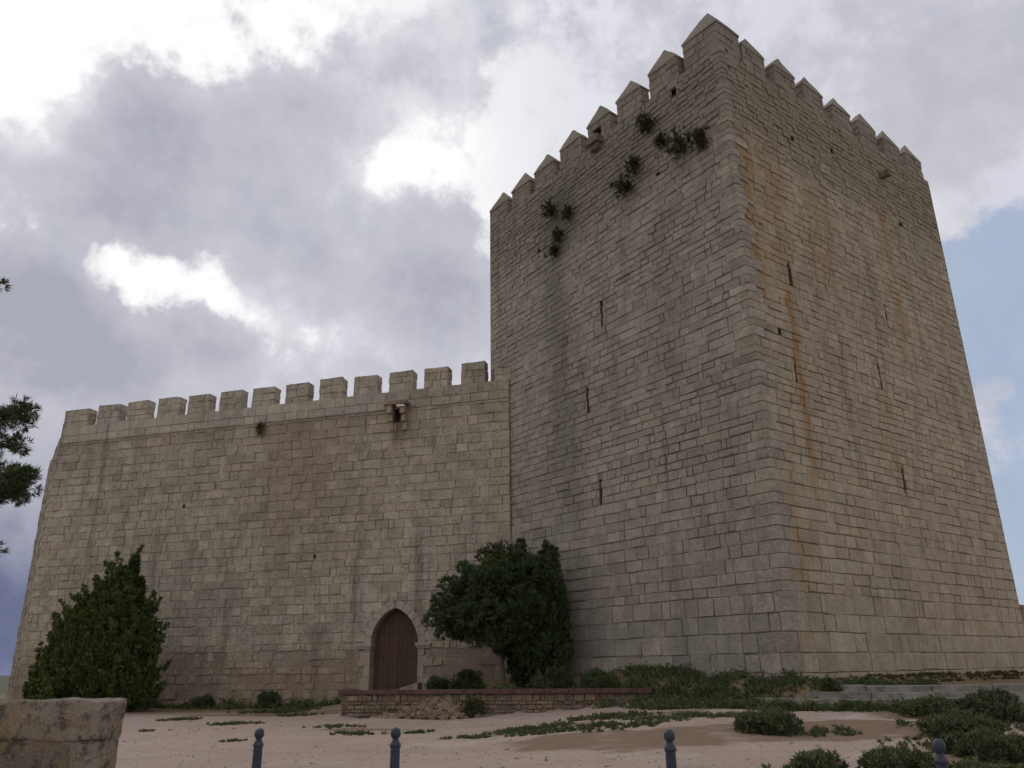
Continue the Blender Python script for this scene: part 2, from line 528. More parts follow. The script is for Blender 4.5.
def hf_t(z):
    if z < 3.2: return .52
    if z < 8: return .385
    if z < STEPZ: return .30
    return .25
def wf_t(z):
    if z < 3.2: return .80
    if z < 8: return .60
    if z < STEPZ: return .50
    return .38
jf_t = lambda z: .022 if z < STEPZ else .05
pf_t = lambda z: (-.012, .018) if z < 18 else ((-.02, .024) if z < STEPZ else (-.028, .016))
CH = .22
RC = .55
tw = MB(); r = random.Random(5)
TOP = 24.1
hl = lambda a, b: [(h[0], h[1]) for h in slits_L + holes_L if h[2] < (a + b) / 2 < h[3] or (a < h[2] and b > h[3]) or (h[2] < a < h[3] - .08) or (h[2] + .08 < b < h[3])]
hr_ = lambda a, b: [(h[0], h[1]) for h in slits_R + holes_R if h[2] < (a + b) / 2 < h[3] or (a < h[2] and b > h[3]) or (h[2] < a < h[3] - .08) or (h[2] + .08 < b < h[3])]
# the parapet line is sloped slightly: shear z only above the step
def zt_L(z): return None
def shear(mb, start, fn):
    for i in range(start, len(mb.v)):
        x, y, z = mb.v[i]
        f = mb.w[i][2]; u = mb.w[i][0]
        k = smooth(8, TOP, z)
        if f == 1: dz = (PAR_L(u) - TOP) * k
        elif f == 2: dz = (PAR_R(u) - TOP) * k
        else: dz = (PAR_L(0) - TOP) * k
        mb.v[i] = (x, y, z + dz)
crs = courses(.2, TOP, hf_t, r)
for (a, b) in crs:
    up = a > STEPZ
    ch = .5; chl = r.choice((.3, .45, .6, .8, 1.0) if not up else (.26, .36, .5)); chr_ = r.choice((.3, .45, .6, .8, 1.0) if not up else (.26, .36, .5))
    gq = r.choice((.006, .012, .018))
    cg = r.choice((.004, .007, .012, .017)) if not up else r.choice((.012, .02, .035))
    for face, du, n, ua, ub, hs in ((1, DL, NL, -WL, -chl, hl(a, b)), (2, DR, NR, chr_, WR, hr_(a, b))):
        u = ua
        gg = cg if face == 1 else cg * .7
        # long and short work next to the corner
        while u < ub - 1e-6:
            w = wf_t((a + b) / 2) * r.choice((.5, .75, 1, 1, 1.15, 1.4, 1.7)) * r.uniform(.85, 1.15)
            e = u + w
            if ub - e < .28: e = ub
            for s, t in subtract(u, e, hs):
                pr = pf_t(a)
                if up and r.random() < .05: pr = (-.08, -.05)
                c = stone_col(r)
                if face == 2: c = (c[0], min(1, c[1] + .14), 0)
                stone(tw, O0, du, n, s, t, a, b, r, c, face, gap=max(.004, gg * r.uniform(.4, 1.6) + (r.choice((0, 0, 0, 0, .02, .03) if not (face == 2 and 1.6 < a < 5.5) else (0, 0, 0, .025, .045)) if not up else r.choice((0, 0, .015, .03)))), jit=jf_t(a), proud=pr)
            u = e
    # rounded corner block: left return, arc, right return
    set_ = 0.0
    rad = .10 if not up else .08
    d = r.uniform(-.01, .015) + set_
    # a block with its own thickness round the corner
    cpt = -DL * rad + DR * rad
    seq = [(-DL * (chl - .006) + NL * d, (-chl, 1)), (-DL * rad + NL * d, (-rad, 1))]
    for k in range(1, 6):
        t = k / 6
        dirn = (NL * math.cos(t * PI / 2) + NR * math.sin(t * PI / 2))
        seq.append((cpt + dirn * (rad + d), (0, 0)))
    seq += [(DR * rad + NR * d, (rad, 2)), (DR * (chr_ - .006) + NR * d, (chr_, 2))]
    g = gq * .5
    bv = .02
    pts = []; wl = []
    for zz, inn in ((a + g, -.10), (a + g, -bv), (a + g + bv, 0), (b - g - bv, 0), (b - g, -bv), (b - g, -.10)):
        for q, (uu, ff) in seq:
            c2 = q - cpt
            pts.append(Vector((q.x, q.y, 0)) + c2.normalized() * inn + Vector((0, 0, zz))); wl.append((uu, zz, 0))
    m = len(seq)
    fs = [(k * m + i, k * m + i + 1, (k + 1) * m + i + 1, (k + 1) * m + i) for k in range(5) for i in range(m - 1)]
    cc = stone_col(r); tw.add(pts, fs, (cc[0], cc[1] * .7, 0), wl)
backing(tw, O0, DL, NL, -WL, -.3, -.5, TOP, slits_L + holes_L, face=1)
backing(tw, O0, DR, NR, .3, WR, -.5, TOP, slits_R + holes_R, face=2)
tw.add([-DL * .3 - NL * .045 + Vector((0, 0, -.5)), DR * .3 - NR * .045 + Vector((0, 0, -.5)), DR * .3 - NR * .045 + Vector((0, 0, TOP)), -DL * .3 - NL * .045 + Vector((0, 0, TOP))], [(0, 1, 2, 3)], (.45, .35, -.38), [(0, 0, 0)] * 4)
# hidden sides so that the keep is a closed solid
A0 = -DL * WL; B0 = DR * WR; D0 = A0 + B0
for p, q in ((D0, A0), (B0, D0)):
    tw.add([p + Vector((0, 0, -.5)), q + Vector((0, 0, -.5)), q + Vector((0, 0, TOP)), p + Vector((0, 0, TOP))], [(0, 1, 2, 3)], (.5, .3, 0), [(0, z, 0) for z in (0, 0, 20, 20)])
shear(tw, 0, None)
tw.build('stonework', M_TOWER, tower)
# plain quoins at the two far corners give the silhouettes a real stone edge
for nm, base, d1, n1, d2 in (('far', A0, DL, NL, DR), ('right', B0, DR, NR, DL)):
    pass
rm = MB()
zr = 22.6
rm.add([v + Vector((0, 0, zr)) for v in (A0 * .97 + D0 * .02, D0 * .97, B0 * .97, (A0 + B0) * .01)], [(0, 3, 2, 1)], (.4, .3, 0))
rm.build('roof_deck', M_TOWER, tower)
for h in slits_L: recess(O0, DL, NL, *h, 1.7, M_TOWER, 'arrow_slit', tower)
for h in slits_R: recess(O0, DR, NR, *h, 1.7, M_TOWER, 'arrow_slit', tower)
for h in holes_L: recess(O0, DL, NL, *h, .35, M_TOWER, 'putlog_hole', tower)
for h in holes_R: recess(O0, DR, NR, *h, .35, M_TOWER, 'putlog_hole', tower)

def stone_box(mb, O, du, n, w, t, z0, z1, r, hfun, wfun, face=0, u_off=0, white=0, hole=None, top=True, sides=(0, 1, 2, 3)):
    """block of masonry: front plane through O (u from 0..w along du), thickness t inwards"""
    P = [(O, du, n, w), (O + du * w, -n, du, t), (O + du * w - n * t, -du, -n, w), (O - n * t, n, -du, t)]
    for k in sides:
        o, d, nn, ln = P[k]
        hs = (lambda a, b: [(hole[0], hole[1])] if hole and k in (0, 2) and hole[2] - .05 < (a + b) / 2 < hole[3] + .05 else []) if hole else (lambda a, b: [])
        for (a, b) in courses(z0, z1, hfun, r):
            u = 0
            while u < ln - 1e-6:
                e = u + wfun(a) * r.choice((.6, .9, 1.1, 1.4))
                if ln - e < .22: e = ln
                for s, q in subtract(u, e, hs(a, b)):
                    stone(mb, o, d, nn, s, q, a, b, r, stone_col(r, a, white), 0, gap=r.choice((.008, .014, .022, .03)), proud=(-.022, .016), depth=.06, jit=.028)
                u = e
        if hole and k in (0, 2): backing(mb, o, d, nn, .03, ln - .03, z0, z1 - .03, [hole], d=-.03)
        else: backing(mb, o, d, nn, .03, ln - .03, z0, z1 - .03, [], d=-.03)
    if top:
        q = [O, O + du * w, O + du * w - n * t, O - n * t]
        cen = sum(q, Vector()) / 4
        mb.add([p + (cen - p) * .01 + Vector((0, 0, z1 - .012)) for p in q], [(0, 1, 2, 3)], (.55, .3, 0))

def pyramid_cap(O, du, n, w, t, z0, tip, r, parent, over=.028, chip=0.0):
    """coping of big slabs: overhanging lip and four slightly hollow slopes"""
    mb = MB()
    o = over
    P = lambda a, b, z: O + du * a - n * b + Vector((0, 0, z))
    def rect(k, z, j=0.0):
        return [P(a + r.uniform(-j, j), b + r.uniform(-j, j), z + r.uniform(-j, j)) for a, b in ((-o + k, -o + k), (w + o - k, -o + k), (w + o - k, t + o - k), (-o + k, t + o - k))]
    lip = .10
    R0 = rect(0.02, z0 - .01); R1 = rect(0, z0 + .02, .012); R2 = rect(0.01, z0 + lip, .018)
    mid = []
    cxy = (w / 2 + r.uniform(-.06, .06), t / 2 + r.uniform(-.05, .05))
    for f in (.38, .72):
        ring = []
        for i, p in enumerate(((-o, -o), (w + o, -o), (w + o, t + o), (-o, t + o))):
            a = p[0] + (cxy[0] - p[0]) * (f + r.uniform(-.02, .03) - .03); b = p[1] + (cxy[1] - p[1]) * (f + r.uniform(-.02, .03) - .03)
            ring.append(P(a, b, z0 + lip + (tip - z0 - lip) * f + r.uniform(-.02, .02)))
        mid.append(ring)
    tp = [P(cxy[0] + a, cxy[1] + b, tip - chip - r.uniform(0, .05)) for a, b in ((-.04, -.04), (.04, -.04), (.04, .04), (-.04, .04))]
    rings = [R0, R1, R2, *mid, tp]
    pts = [p for q in rings for p in q]; fs = [(3, 2, 1, 0)]
    for k in range(len(rings) - 1):
        for i in range(4):
            j = (i + 1) % 4
            fs.append((k * 4 + i, k * 4 + j, (k + 1) * 4 + j, (k + 1) * 4 + i))
    e = (len(rings) - 1) * 4; fs.append((e, e + 1, e + 2, e + 3))
    mb.add(pts, fs, (r.uniform(.2, .6), r.uniform(.1, .3), -.05))
    return mb.build('merlon_cap', M_TOWER, parent)

r = random.Random(21)
MT = .55
def tower_merlon(O, du, n, w, t, zf, ze, tip, hole=None):
    mb = MB()
    stone_box(mb, O, du, n, w, t, zf - .02, ze, r, lambda z: .33, lambda z: .5, hole=hole, top=False)
    m = mb.build('merlon', M_TOWER, tower)
    pyramid_cap(O, du, n, w, t, ze, tip, r, m)
    return m
mw = 1.50
for i, u0 in enumerate((-15.2, -13.3, -11.45, -9.5, -7.55, -5.62, -3.66)):
    if i == 4: w_ = 1.25
    zf = PAR_L(u0 + .6) - .0
    tip = 26.36 + (u0 + 3.4) * .08 + r.uniform(-.05, .05); ze = tip - .95
    hole = (.42, .92, 23.85 + .0, 24.5) if i == 4 else None
    hole = (.38, .86, zf + .12, zf + .72) if i == 4 else None
    m = tower_merlon(DL * u0 + NL * .0, DL, NL, mw + r.uniform(-.05, .06), MT, zf, ze, tip, hole)
    if i == 4:
        m['label'] = 'merlon pierced by a small square loophole'
        br = MB()
        for q in range(2):
            br.box((-.36 + q * .05, -.02, -.30 - .26 * q), (.36 - q * .08, .40 - .16 * q, -.02 - .26 * q), (.2, .15, 0), jit=.04, r=r)
        Mx = Matrix.Translation(DL * (u0 + .62) + Vector((0, 0, zf + .06))) @ Matrix((DL, NL, Vector((0, 0, 1)))).transposed().to_4x4()
        br.build('stone_bracket', M_LOOSE, tower, Mx)
for u1 in (3.05, 5.22, 7.39, 9.63, 11.88, 14.1, 16.3):
    zf = PAR_R(u1 - .6); tip = 26.25 + (u1 - 3) * .033 + r.uniform(-.05, .05); ze = tip - .92
    w_ = mw + r.uniform(-.04, .06)
    tower_merlon(DR * (u1 - w_), DR, NR, w_, MT, zf, ze, tip)
# corner merlon stands on both faces
cm = MB()
cw, ct = 1.78, 1.45
oc = -DL * cw + NL * -.02 + DR * .03
stone_box(cm, oc, DL, NL, cw - .05, ct, PAR_L(-.8) - .25, 25.7, r, lambda z: .34, lambda z: .55, top=False)
cmo = cm.build('merlon', M_TOWER, tower)
pyramid_cap(oc, DL, NL, cw - .05, ct, 25.7, 27.2, r, cmo, over=.03)
cmo['label'] = 'tall corner merlon, highest point of the tower'
# parapet back so that embrasures have a thickness
pk = MB()
for du, n, ua, ub, fnp in ((DL, NL, -WL, 0, PAR_L), (DR, NR, 0, WR, PAR_R)):
    N = 24
    for k in range(N):
        a, b = ua + (ub - ua) * k / N, ua + (ub - ua) * (k + 1) / N
        za, zb = fnp(a) - .015, fnp(b) - .015
        q = [du * a - n * .03, du * b - n * .03, du * b - n * MT, du * a - n * MT]
        zs_ = (za, zb, zb, za)
        pk.add([p + Vector((0, 0, z)) for p, z in zip(q, zs_)], [(0, 1, 2, 3)], (.4, .3, 0))
        pk.add([q[3] + Vector((0, 0, za)), q[2] + Vector((0, 0, zb)), q[2] + Vector((0, 0, zr)), q[3] + Vector((0, 0, zr))], [(0, 1, 2, 3)], (.4, .3, 0))
pk.build('parapet_walk', M_TOWER, tower)
# broken water spout high on the right face
sp = MB()
for (u, z, l) in ((11.65, 22.95, .42),):
    sp.box((-.16, -.1, -.12), (.16, l, .12), (.25, .3, 0), jit=.03, r=r)
Mx = Matrix.Translation(DR * 11.6 + Vector((0, 0, 23.1))) @ Matrix((DR, NR, Vector((0, 0, 1)))).transposed().to_4x4()
sp.build('water_spout', M_LOOSE, tower, Mx)

# ---------------------------------------------------------------- CURTAIN WALL
wall = empty('curtain_wall', PW)
tag(wall, 'long pale ashlar castle wall with square battlements and arched doorway', 'wall')
S0, S1 = -20.8, 5.25
WT = 14.55
HW, ZS, ZA, ZB = 1.14, 2.62, 4.2, .45     # door: half width, springing, apex, sill
DC = -.2
rise = ZA - ZS
cofs = (rise ** 2 - HW ** 2) / (2 * HW); RA = HW + cofs
def half_w(z, extra=0):
    if z <= ZS: return HW + extra
    R2 = RA + extra
    q = R2 * R2 - (z - ZS) ** 2
    return max(0, math.sqrt(q) - cofs) if q > 0 else 0
RING = .36
def door_hole(a, b):
    z = (a + b) / 2
    if z > ZA + RING: return []
    if z > ZS: h = half_w(z, RING - .03)
    else: h = HW + .30
    return [(DC - h, DC + h)] if h > 0 and b > ZB - .3 else []
cor_h = [(-.62, -.1, 12.95, 13.72)]
small_h = [(-5.72, -5.55, 12.4, 12.62), (-6.5, -6.38, 5.2, 5.42), (-12.2, -12.05, 9.5, 9.66), (-4.5, -4.38, 6.6, 6.75), (-3.7, -3.58, 3.4, 3.55), (1.6, 1.75, 8.2, 8.35), (-14.5, -14.38, 7.5, 7.62)]
def wholes(a, b):
    return door_hole(a, b) + [(h[0], h[1]) for h in cor_h + small_h if h[2] < (a + b) / 2 < h[3] or (a < h[2] and b > h[3])]
wb = MB(); r = random.Random(8)
def hf_w(z):
    if z < 2.6: return .34
    if z > 13.6: return .47
    return .43
def wf_w(z):
    if z < 2.6: return .5
    if z > 13.6: return .8
    return .56
jf_w = lambda z: .06 if z < 2.4 else .034
pf_w = lambda z: (-.07, .03) if z < 2.4 else (-.016, .02)
def gap_w(z): return r.choice((.012, .02, .03, .045)) if z < 2.6 else (r.choice((.004, .006, .01)) if z > 13.6 else r.choice((.008, .014, .022, .032)))
white_w = lambda u, z: .26 + r.uniform(-.06, .1) if z > 13.6 and u < -.9 else 0
ashlar(wb, O0, DW, NW, S0, S1, .05, 13.6, hf_w, wf_w, r, 3, wholes, white_w, jf_w, pf_w, None, gap_w)
ashlar(wb, O0, DW, NW, S0, S1, 13.6, WT, lambda z: .475, wf_w, r, 3, wholes, white_w, lambda z: .01, lambda z: (.0, .02), None, gap_w)
strips = []
z = ZB - .1
while z < ZA + .06:
    h = half_w(z + .06, .05) if z > ZS else HW + .05
    strips.append((DC - h, DC + h, z, z + .12)); z += .12
# backing with the arch cut out: plain part above, strips beside
zt_ = strips[-1][3]
backing(wb, O0, DW, NW, S0, S1, zt_, WT, cor_h + [h for h in small_h if h[2] > zt_], face=3)
backing(wb, O0, DW, NW, S0, S1, -.4, strips[0][2], [], face=3)
for a, b, z0, z1 in strips:
    backing(wb, O0, DW, NW, S0, a, z0, z1, [], face=3); backing(wb, O0, DW, NW, b, S1, z0, z1, [], face=3)
# end return towards the tower, walkway, back
e = [O0 + DW * S1 - NW * .045, O0 + DW * S1 - NW * 2.6, O0 + DW * S0 - NW * 2.6, O0 + DW * S0 - NW * .045]
for p, q in ((e[0], e[1]), (e[1], e[2]), (e[2], e[3])):
    wb.add([p + Vector((0, 0, -.4)), q + Vector((0, 0, -.4)), q + Vector((0, 0, WT - .02)), p + Vector((0, 0, WT - .02))], [(0, 1, 2, 3)], (.4, .3, -.2), [(0, 5, 0)] * 4)
wb.add([p + Vector((0, 0, WT - .02)) for p in e], [(0, 1, 2, 3)], (.5, .3, 0), [(0, 5, 0)] * 4)
wb.build('stonework', M_WALL, wall)
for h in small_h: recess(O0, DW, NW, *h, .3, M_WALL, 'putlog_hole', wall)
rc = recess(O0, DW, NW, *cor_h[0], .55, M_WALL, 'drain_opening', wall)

# battlements
r = random.Random(31)
MWT = .58
edges = [(-20.8, -19.1), (-18.53, -17.09), (-16.57, -15.22), (-14.6, -13.22), (-12.66, -11.33), (-10.7, -9.37), (-8.74, -7.42), (-6.79, -5.46), (-4.83, -3.54), (-2.89, -1.6), (-.96, .31), (.93, 2.16), (2.84, 4.05), (4.56, 5.34)]
for k, (a, b) in enumerate(edges):
    mb = MB()
    ztop = 15.62 + r.uniform(-.07, .05) if k < 13 else 15.2
    stone_box(mb, DW * a, DW, NW, b - a, MWT, WT - .02, ztop, r, lambda z: .36, lambda z: .48, white=.12 if k < 11 else 0)
    for q in range(len(mb.v)):      # worn, uneven heads
        x_, y_, z_ = mb.v[q]
        if z_ > ztop - .2: mb.v[q] = (x_, y_, z_ - .06 * max(0, math.sin(x_ * 9 + k * 2.3) * math.cos(y_ * 7 + k)))
    m = mb.build('merlon', M_WALL, wall)
    if k == 13: m['label'] = 'low half merlon butting against the tower'
# arch of dressed stones
r = random.Random(4)
sur = MB()
def wp(u, z, d): return DW * (DC + u) + NW * d + Vector((0, 0, z))
NV = 6
amax = math.atan2(rise, cofs)
for s in (-1, 1):
    for k in range(NV):
        a0 = amax * k / NV + .004; a1 = amax * (k + 1) / NV - .004
        def pt(ang, ex):
            u = -cofs + (RA + ex) * math.cos(ang); z_ = ZS + (RA + ex) * math.sin(ang)
            if u < .004: u = .004
            return u, z_
        arcs = [pt(a0, 0), pt(a0, RING), pt((a0 + a1) / 2, RING), pt(a1, RING), pt(a1, 0), pt((a0 + a1) / 2, 0)]
        fr = [wp(s * u, z_, .025) for u, z_ in arcs]
        if s < 0: fr = fr[::-1]
        sur.prism(fr, NW * -.55, (r.uniform(.45, .8), r.uniform(.1, .25), .9), .012)
for s in (-1, 1):
    z_ = ZB - .35; k = 0
    while z_ < ZS - .14:
        h = min(r.uniform(.42, .62), ZS - .02 - z_)
        if ZS - z_ - h < .2: h = ZS - .02 - z_
        w_ = .48 if k % 2 else .30
        fr = [wp(s * HW, z_ + .005, .02), wp(s * (HW + w_), z_ + .005, .02), wp(s * (HW + w_), z_ + h - .005, .02), wp(s * HW, z_ + h - .005, .02)]
        if s < 0: fr = fr[::-1]
        sur.prism(fr, NW * -.55, (r.uniform(.45, .8), r.uniform(.1, .3), .55 + .35 * (k == 2)), .012)
        z_ += h; k += 1
ds = sur.build('door_surround', M_WALL, wall)
im = MB()
for s in (-1, 1):
    for (za, zb, ex, pr) in ((ZS - .16, ZS - .06, 0, .08), (ZS - .06, ZS + .06, .04, .14)):
        fr = [wp(s * (HW - .05 - ex), za, pr), wp(s * (HW + .62 + ex), za, pr), wp(s * (HW + .62 + ex), zb, pr), wp(s * (HW - .05 - ex), zb, pr)]
        if s < 0: fr = fr[::-1]
        im.prism(fr, NW * -(.36 + pr), (.8, .1, .95), .01)
im.build('impost_moulding', M_WALL, ds)
# door leaves of vertical boards
for s in (-1, 1):
    dm = MB()
    nb = 5
    for k in range(nb):
        u0, u1 = HW * k / nb + .006, HW * (k + 1) / nb - .004
        n_ = 5
        top_pts = [(u0 + (u1 - u0) * q / (n_ - 1)) for q in range(n_)]
        def topz(u):
            q = RA * RA - (u + cofs) ** 2
            return ZS + math.sqrt(max(q, 0)) + .04
        poly = [(u0, ZB - .2), (u1, ZB - .2)] + [(u, topz(u)) for u in reversed(top_pts)]
        fr = [wp(s * u, z_, -.42 + r.uniform(-.006, .006)) for u, z_ in poly]
        if s < 0: fr = fr[::-1]
        dm.prism(fr, NW * -.06, (r.random(), .5, 0), .005)
    dl = dm.build('door_leaf', M_DOOR, wall)
    hd = MB()
    for z_ in (ZB + .5, ZB + 1.7, ZB + 2.7):
        hd.box((-.5, 0, -.035), (.5, .018, .035), (.2, .5, 0))
        Mx = Matrix.Translation(wp(s * .57, z_, -.415)) @ Matrix((DW, NW, Vector((0, 0, 1)))).transposed().to_4x4()
        hd.v[-8:] = [tuple(Mx @ Vector(v)) for v in hd.v[-8:]]
    hd.build('strap_hinge', M_DOOR, dl)
    if s > 0:
        kn = MB(); kn.tube([wp(.12, 2.35, -.42), wp(.12, 2.35, -.36)], [.035, .045], 10)
        kn.build('handle', M_IRON, dl)
th = MB(); fr = [wp(-HW - .2, ZB - .35, .12), wp(HW + .2, ZB - .35, .12), wp(HW + .2, ZB, .12), wp(-HW - .2, ZB, .12)]
th.prism(fr, NW * -.7, (.6, .2, .1), .015)
th.build('threshold', M_WALL, wall)
# pair of corbels below the parapet with a white sheet lodged over the gap
for s, zz in ((-.72, 12.9), (-.02, 12.85)):
    cb = MB()
    cb.box((-.12, -.05, .42), (.12, .42, .80), (.8, .15, .1), jit=.015, r=r)
    cb.box((-.11, -.05, .05), (.11, .24, .42), (.8, .15, .1), jit=.02, r=r)
    cb.box((-.10, -.05, -.35), (.10, .10, .05), (.7, .2, .1), jit=.02, r=r)
    Mx = Matrix.Translation(DW * s + Vector((0, 0, zz))) @ Matrix((DW, NW, Vector((0, 0, 1)))).transposed().to_4x4()
    cb.build('corbel', M_WALL, wall, Mx)
sl = MB()
sl.box((-1.0, -.05, 13.72), (.25, .50, 13.86), (.15, .4, 0), jit=.02, r=r)
sl.build('corbel_slab', M_WALL, wall, Matrix((DW, NW, Vector((0, 0, 1)))).transposed().to_4x4())
ws = MB()
ws.box((-.28, .30, 13.58), (.10, .50, 13.68), jit=.03, r=r)
ws.build('white_slab', M_WHITE, wall, Matrix((DW, NW, Vector((0, 0, 1)))).transposed().to_4x4())

# return of the wall at its left end
r = random.Random(77)
RO = PW + DW * S0 - NW * .05
ang = R_(122.9)
RD = Vector((math.cos(ang), math.sin(ang), 0))
rw = empty('side_wall', RO); tag(rw, 'narrow receding stone wall face behind the left end of the battlements', 'wall')
rb = MB()
dre = -RD; nre = Vector((dre.y, -dre.x, 0))
ashlar(rb, RD * 9, dre, nre, 0, 8.95, 0, 14.2, lambda z: .47, lambda z: .66, r, 0, lambda a, b: [], lambda u, z: 0, lambda z: .03, lambda z: (-.04, .05), None, gap_w)
backing(rb, RD * 9, dre, nre, 0, 8.95, -.4, 14.2, [])
q = [RD * 9, RD * .05, RD * .05 - nre * 2, RD * 9 - nre * 2]
rb.add([p + Vector((0, 0, 14.18)) for p in q], [(0, 1, 2, 3)], (.5, .3, 0))
rb.add([q[0] + Vector((0, 0, -.4)), q[3] + Vector((0, 0, -.4)), q[3] + Vector((0, 0, 14.18)), q[0] + Vector((0, 0, 14.18))], [(3, 2, 1, 0)], (.5, .3, 0))
rb.build('stonework', M_WALL, rw)

# ruined wall stub beyond the tower's right corner
r = random.Random(15)
QO = CT + DR * (WR - .4) + NR * -.3
stub = MB()
stone_box(stub, QO, DR, NR, 9, 1.4, 0, 3.9, r, lambda z: .45, lambda z: .75)
so = stub.build('ruined_wall', M_LOOSE); tag(so, 'low ruined wall just beyond the right corner of the tower', 'wall')

# ---------------------------------------------------------------- PLANTER
r = random.Random(9)
planter = empty('stone_planter', PA); tag(planter, 'long low rubble stone planter wall with red brown coping', 'planter')
def rubble(mb, O, du, n, ln, z0, z1, r, gz=None, size=(.22, .13), warm=.5):
    for (a, b) in courses(z0, z1, lambda z: size[1], r):
        u = 0
        while u < ln - 1e-6:
            e = u + size[0] * r.choice((.6, .9, 1.2, 1.7))
            if ln - e < .1: e = ln
            v = r.random() * (.95 if (u < .55 or 2.4 < u < 5.2) else .30)  # light corner pier; farther on, lit and shaded stretches painted into the tone
            stone(mb, O, du, n, u, e, a, b, r, (v, min(1, max(0, r.gauss(warm, .3))), 0), 0, gap=r.choice((.015, .025, .04)), proud=(-.05, .04), jit=.03, depth=.08)
            u = e
    backing(mb, O, du, n, 0, ln, z0, z1, [], d=-.06)
pb = MB()
PT = .76
PNf = -PN
rubble(pb, O0, PD, PNf, PLEN, -.1, PT, r, warm=.35)
rubble(pb, PD * PLEN, PN, PD, 1.2, -.1, PT, r)
rubble(pb, PN * 3.0, -PN, -PD, 3.0, -.1, PT, r)
pb.build('rubble_face', M_LOOSE, planter)
pc = MB()
u = -.1
while u < PLEN + .08:
    e = min(u + r.uniform(.85, 1.0), PLEN + .1)
    if PLEN + .1 - e < .3: e = PLEN + .1
    pc.prism([PD * (u + .004) + PNf * .09 + Vector((0, 0, PT + .0)), PD * (e - .004) + PNf * .09 + Vector((0, 0, PT + r.uniform(-.006, .006))), PD * (e - .004) + PNf * .09 + Vector((0, 0, PT + .14)), PD * (u + .004) + PNf * .09 + Vector((0, 0, PT + .14 + r.uniform(-.008, .008)))], PN * .46, (.5, .5, 0), .015)
    u = e
pc.build('coping', M_CAP, planter)
# collapsed stretch: stones sliding out of the face
sp = MB()
for k in range(170):
    t = 3.55 + abs(r.gauss(0, .9)) * r.choice((-1, 1)) * .9
    hgt = r.uniform(0, .62)
    out = (.62 - hgt) * .85 + r.uniform(-.05, .05) + .03
    s = r.uniform(.05, .12)
    Mx = Matrix.Translation(PD * t + PNf * out + Vector((0, 0, hgt * max(0, 1 - abs(t - 3.55) / 2.0) + .02))) @ Matrix.Rotation(r.uniform(0, 6), 4, 'Z') @ Matrix.Rotation(r.uniform(-.5, .5), 4, 'X')
    sp.box((-s * 1.3, -s, -s * .5), (s * 1.3, s, s * .5), (r.uniform(.4, 1), r.uniform(.2, 1), 0), M=Mx, jit=s * .25, r=r)
spo = sp.build('fallen_stones', M_LOOSE); spo.location = PA
tag(spo, 'heap of fallen rubble stones spilling from the planter face', 'stones', kind='stuff')

# slab lying before the door
pbm = MB()
pbm.prism([Vector((-.62, 0, -.35)), Vector((.64, 0, -.35)), Vector((.64, 0, .42)), Vector((-.62, 0, .05))], Vector((0, .5, .0)), (.5, .5, 0), .02)
px = pbm.build('stone_ramp', M_PALE); px.location = (-4.72, 35.9, .66); px.rotation_euler = (R_(-8), 0, YW)
tag(px, 'pale sloping slab set in front of the arched brown door', 'ramp')

# ---------------------------------------------------------------- STEPS
r = random.Random(14)
steps = empty('stone_steps', SA); tag(steps, 'weathered grey stone steps at the foot of the right tower face', 'steps')
for k, (zz, off, u0) in enumerate(((1.0, 0, -1.0), (.84, -.38, -1.6), (.69, -.76, -3.0), (.54, -1.14, -1.2))):
    mb = MB(); u = u0
    while u < 11.4:
        e = u + r.uniform(.9, 1.7)
        y0, y1 = off + r.uniform(-.05, .05), off + (.9 if k == 0 else .5)
        p = [SD * (u + .006) + SN * y0, SD * (e - .006) + SN * y0, SD * (e - .006) + SN * y1, SD * (u + .006) + SN * y1]
        zt2 = zz + r.uniform(-.03, .02)
        mb.prism([p[0] + Vector((0, 0, zt2 - .45)), p[1] + Vector((0, 0, zt2 - .45)), p[1] + Vector((0, 0, zt2)), p[0] + Vector((0, 0, zt2))], SN * (y1 - y0), (.5, .5, 0), .018)
        u = e
    mb.build('step', M_PALE, steps)

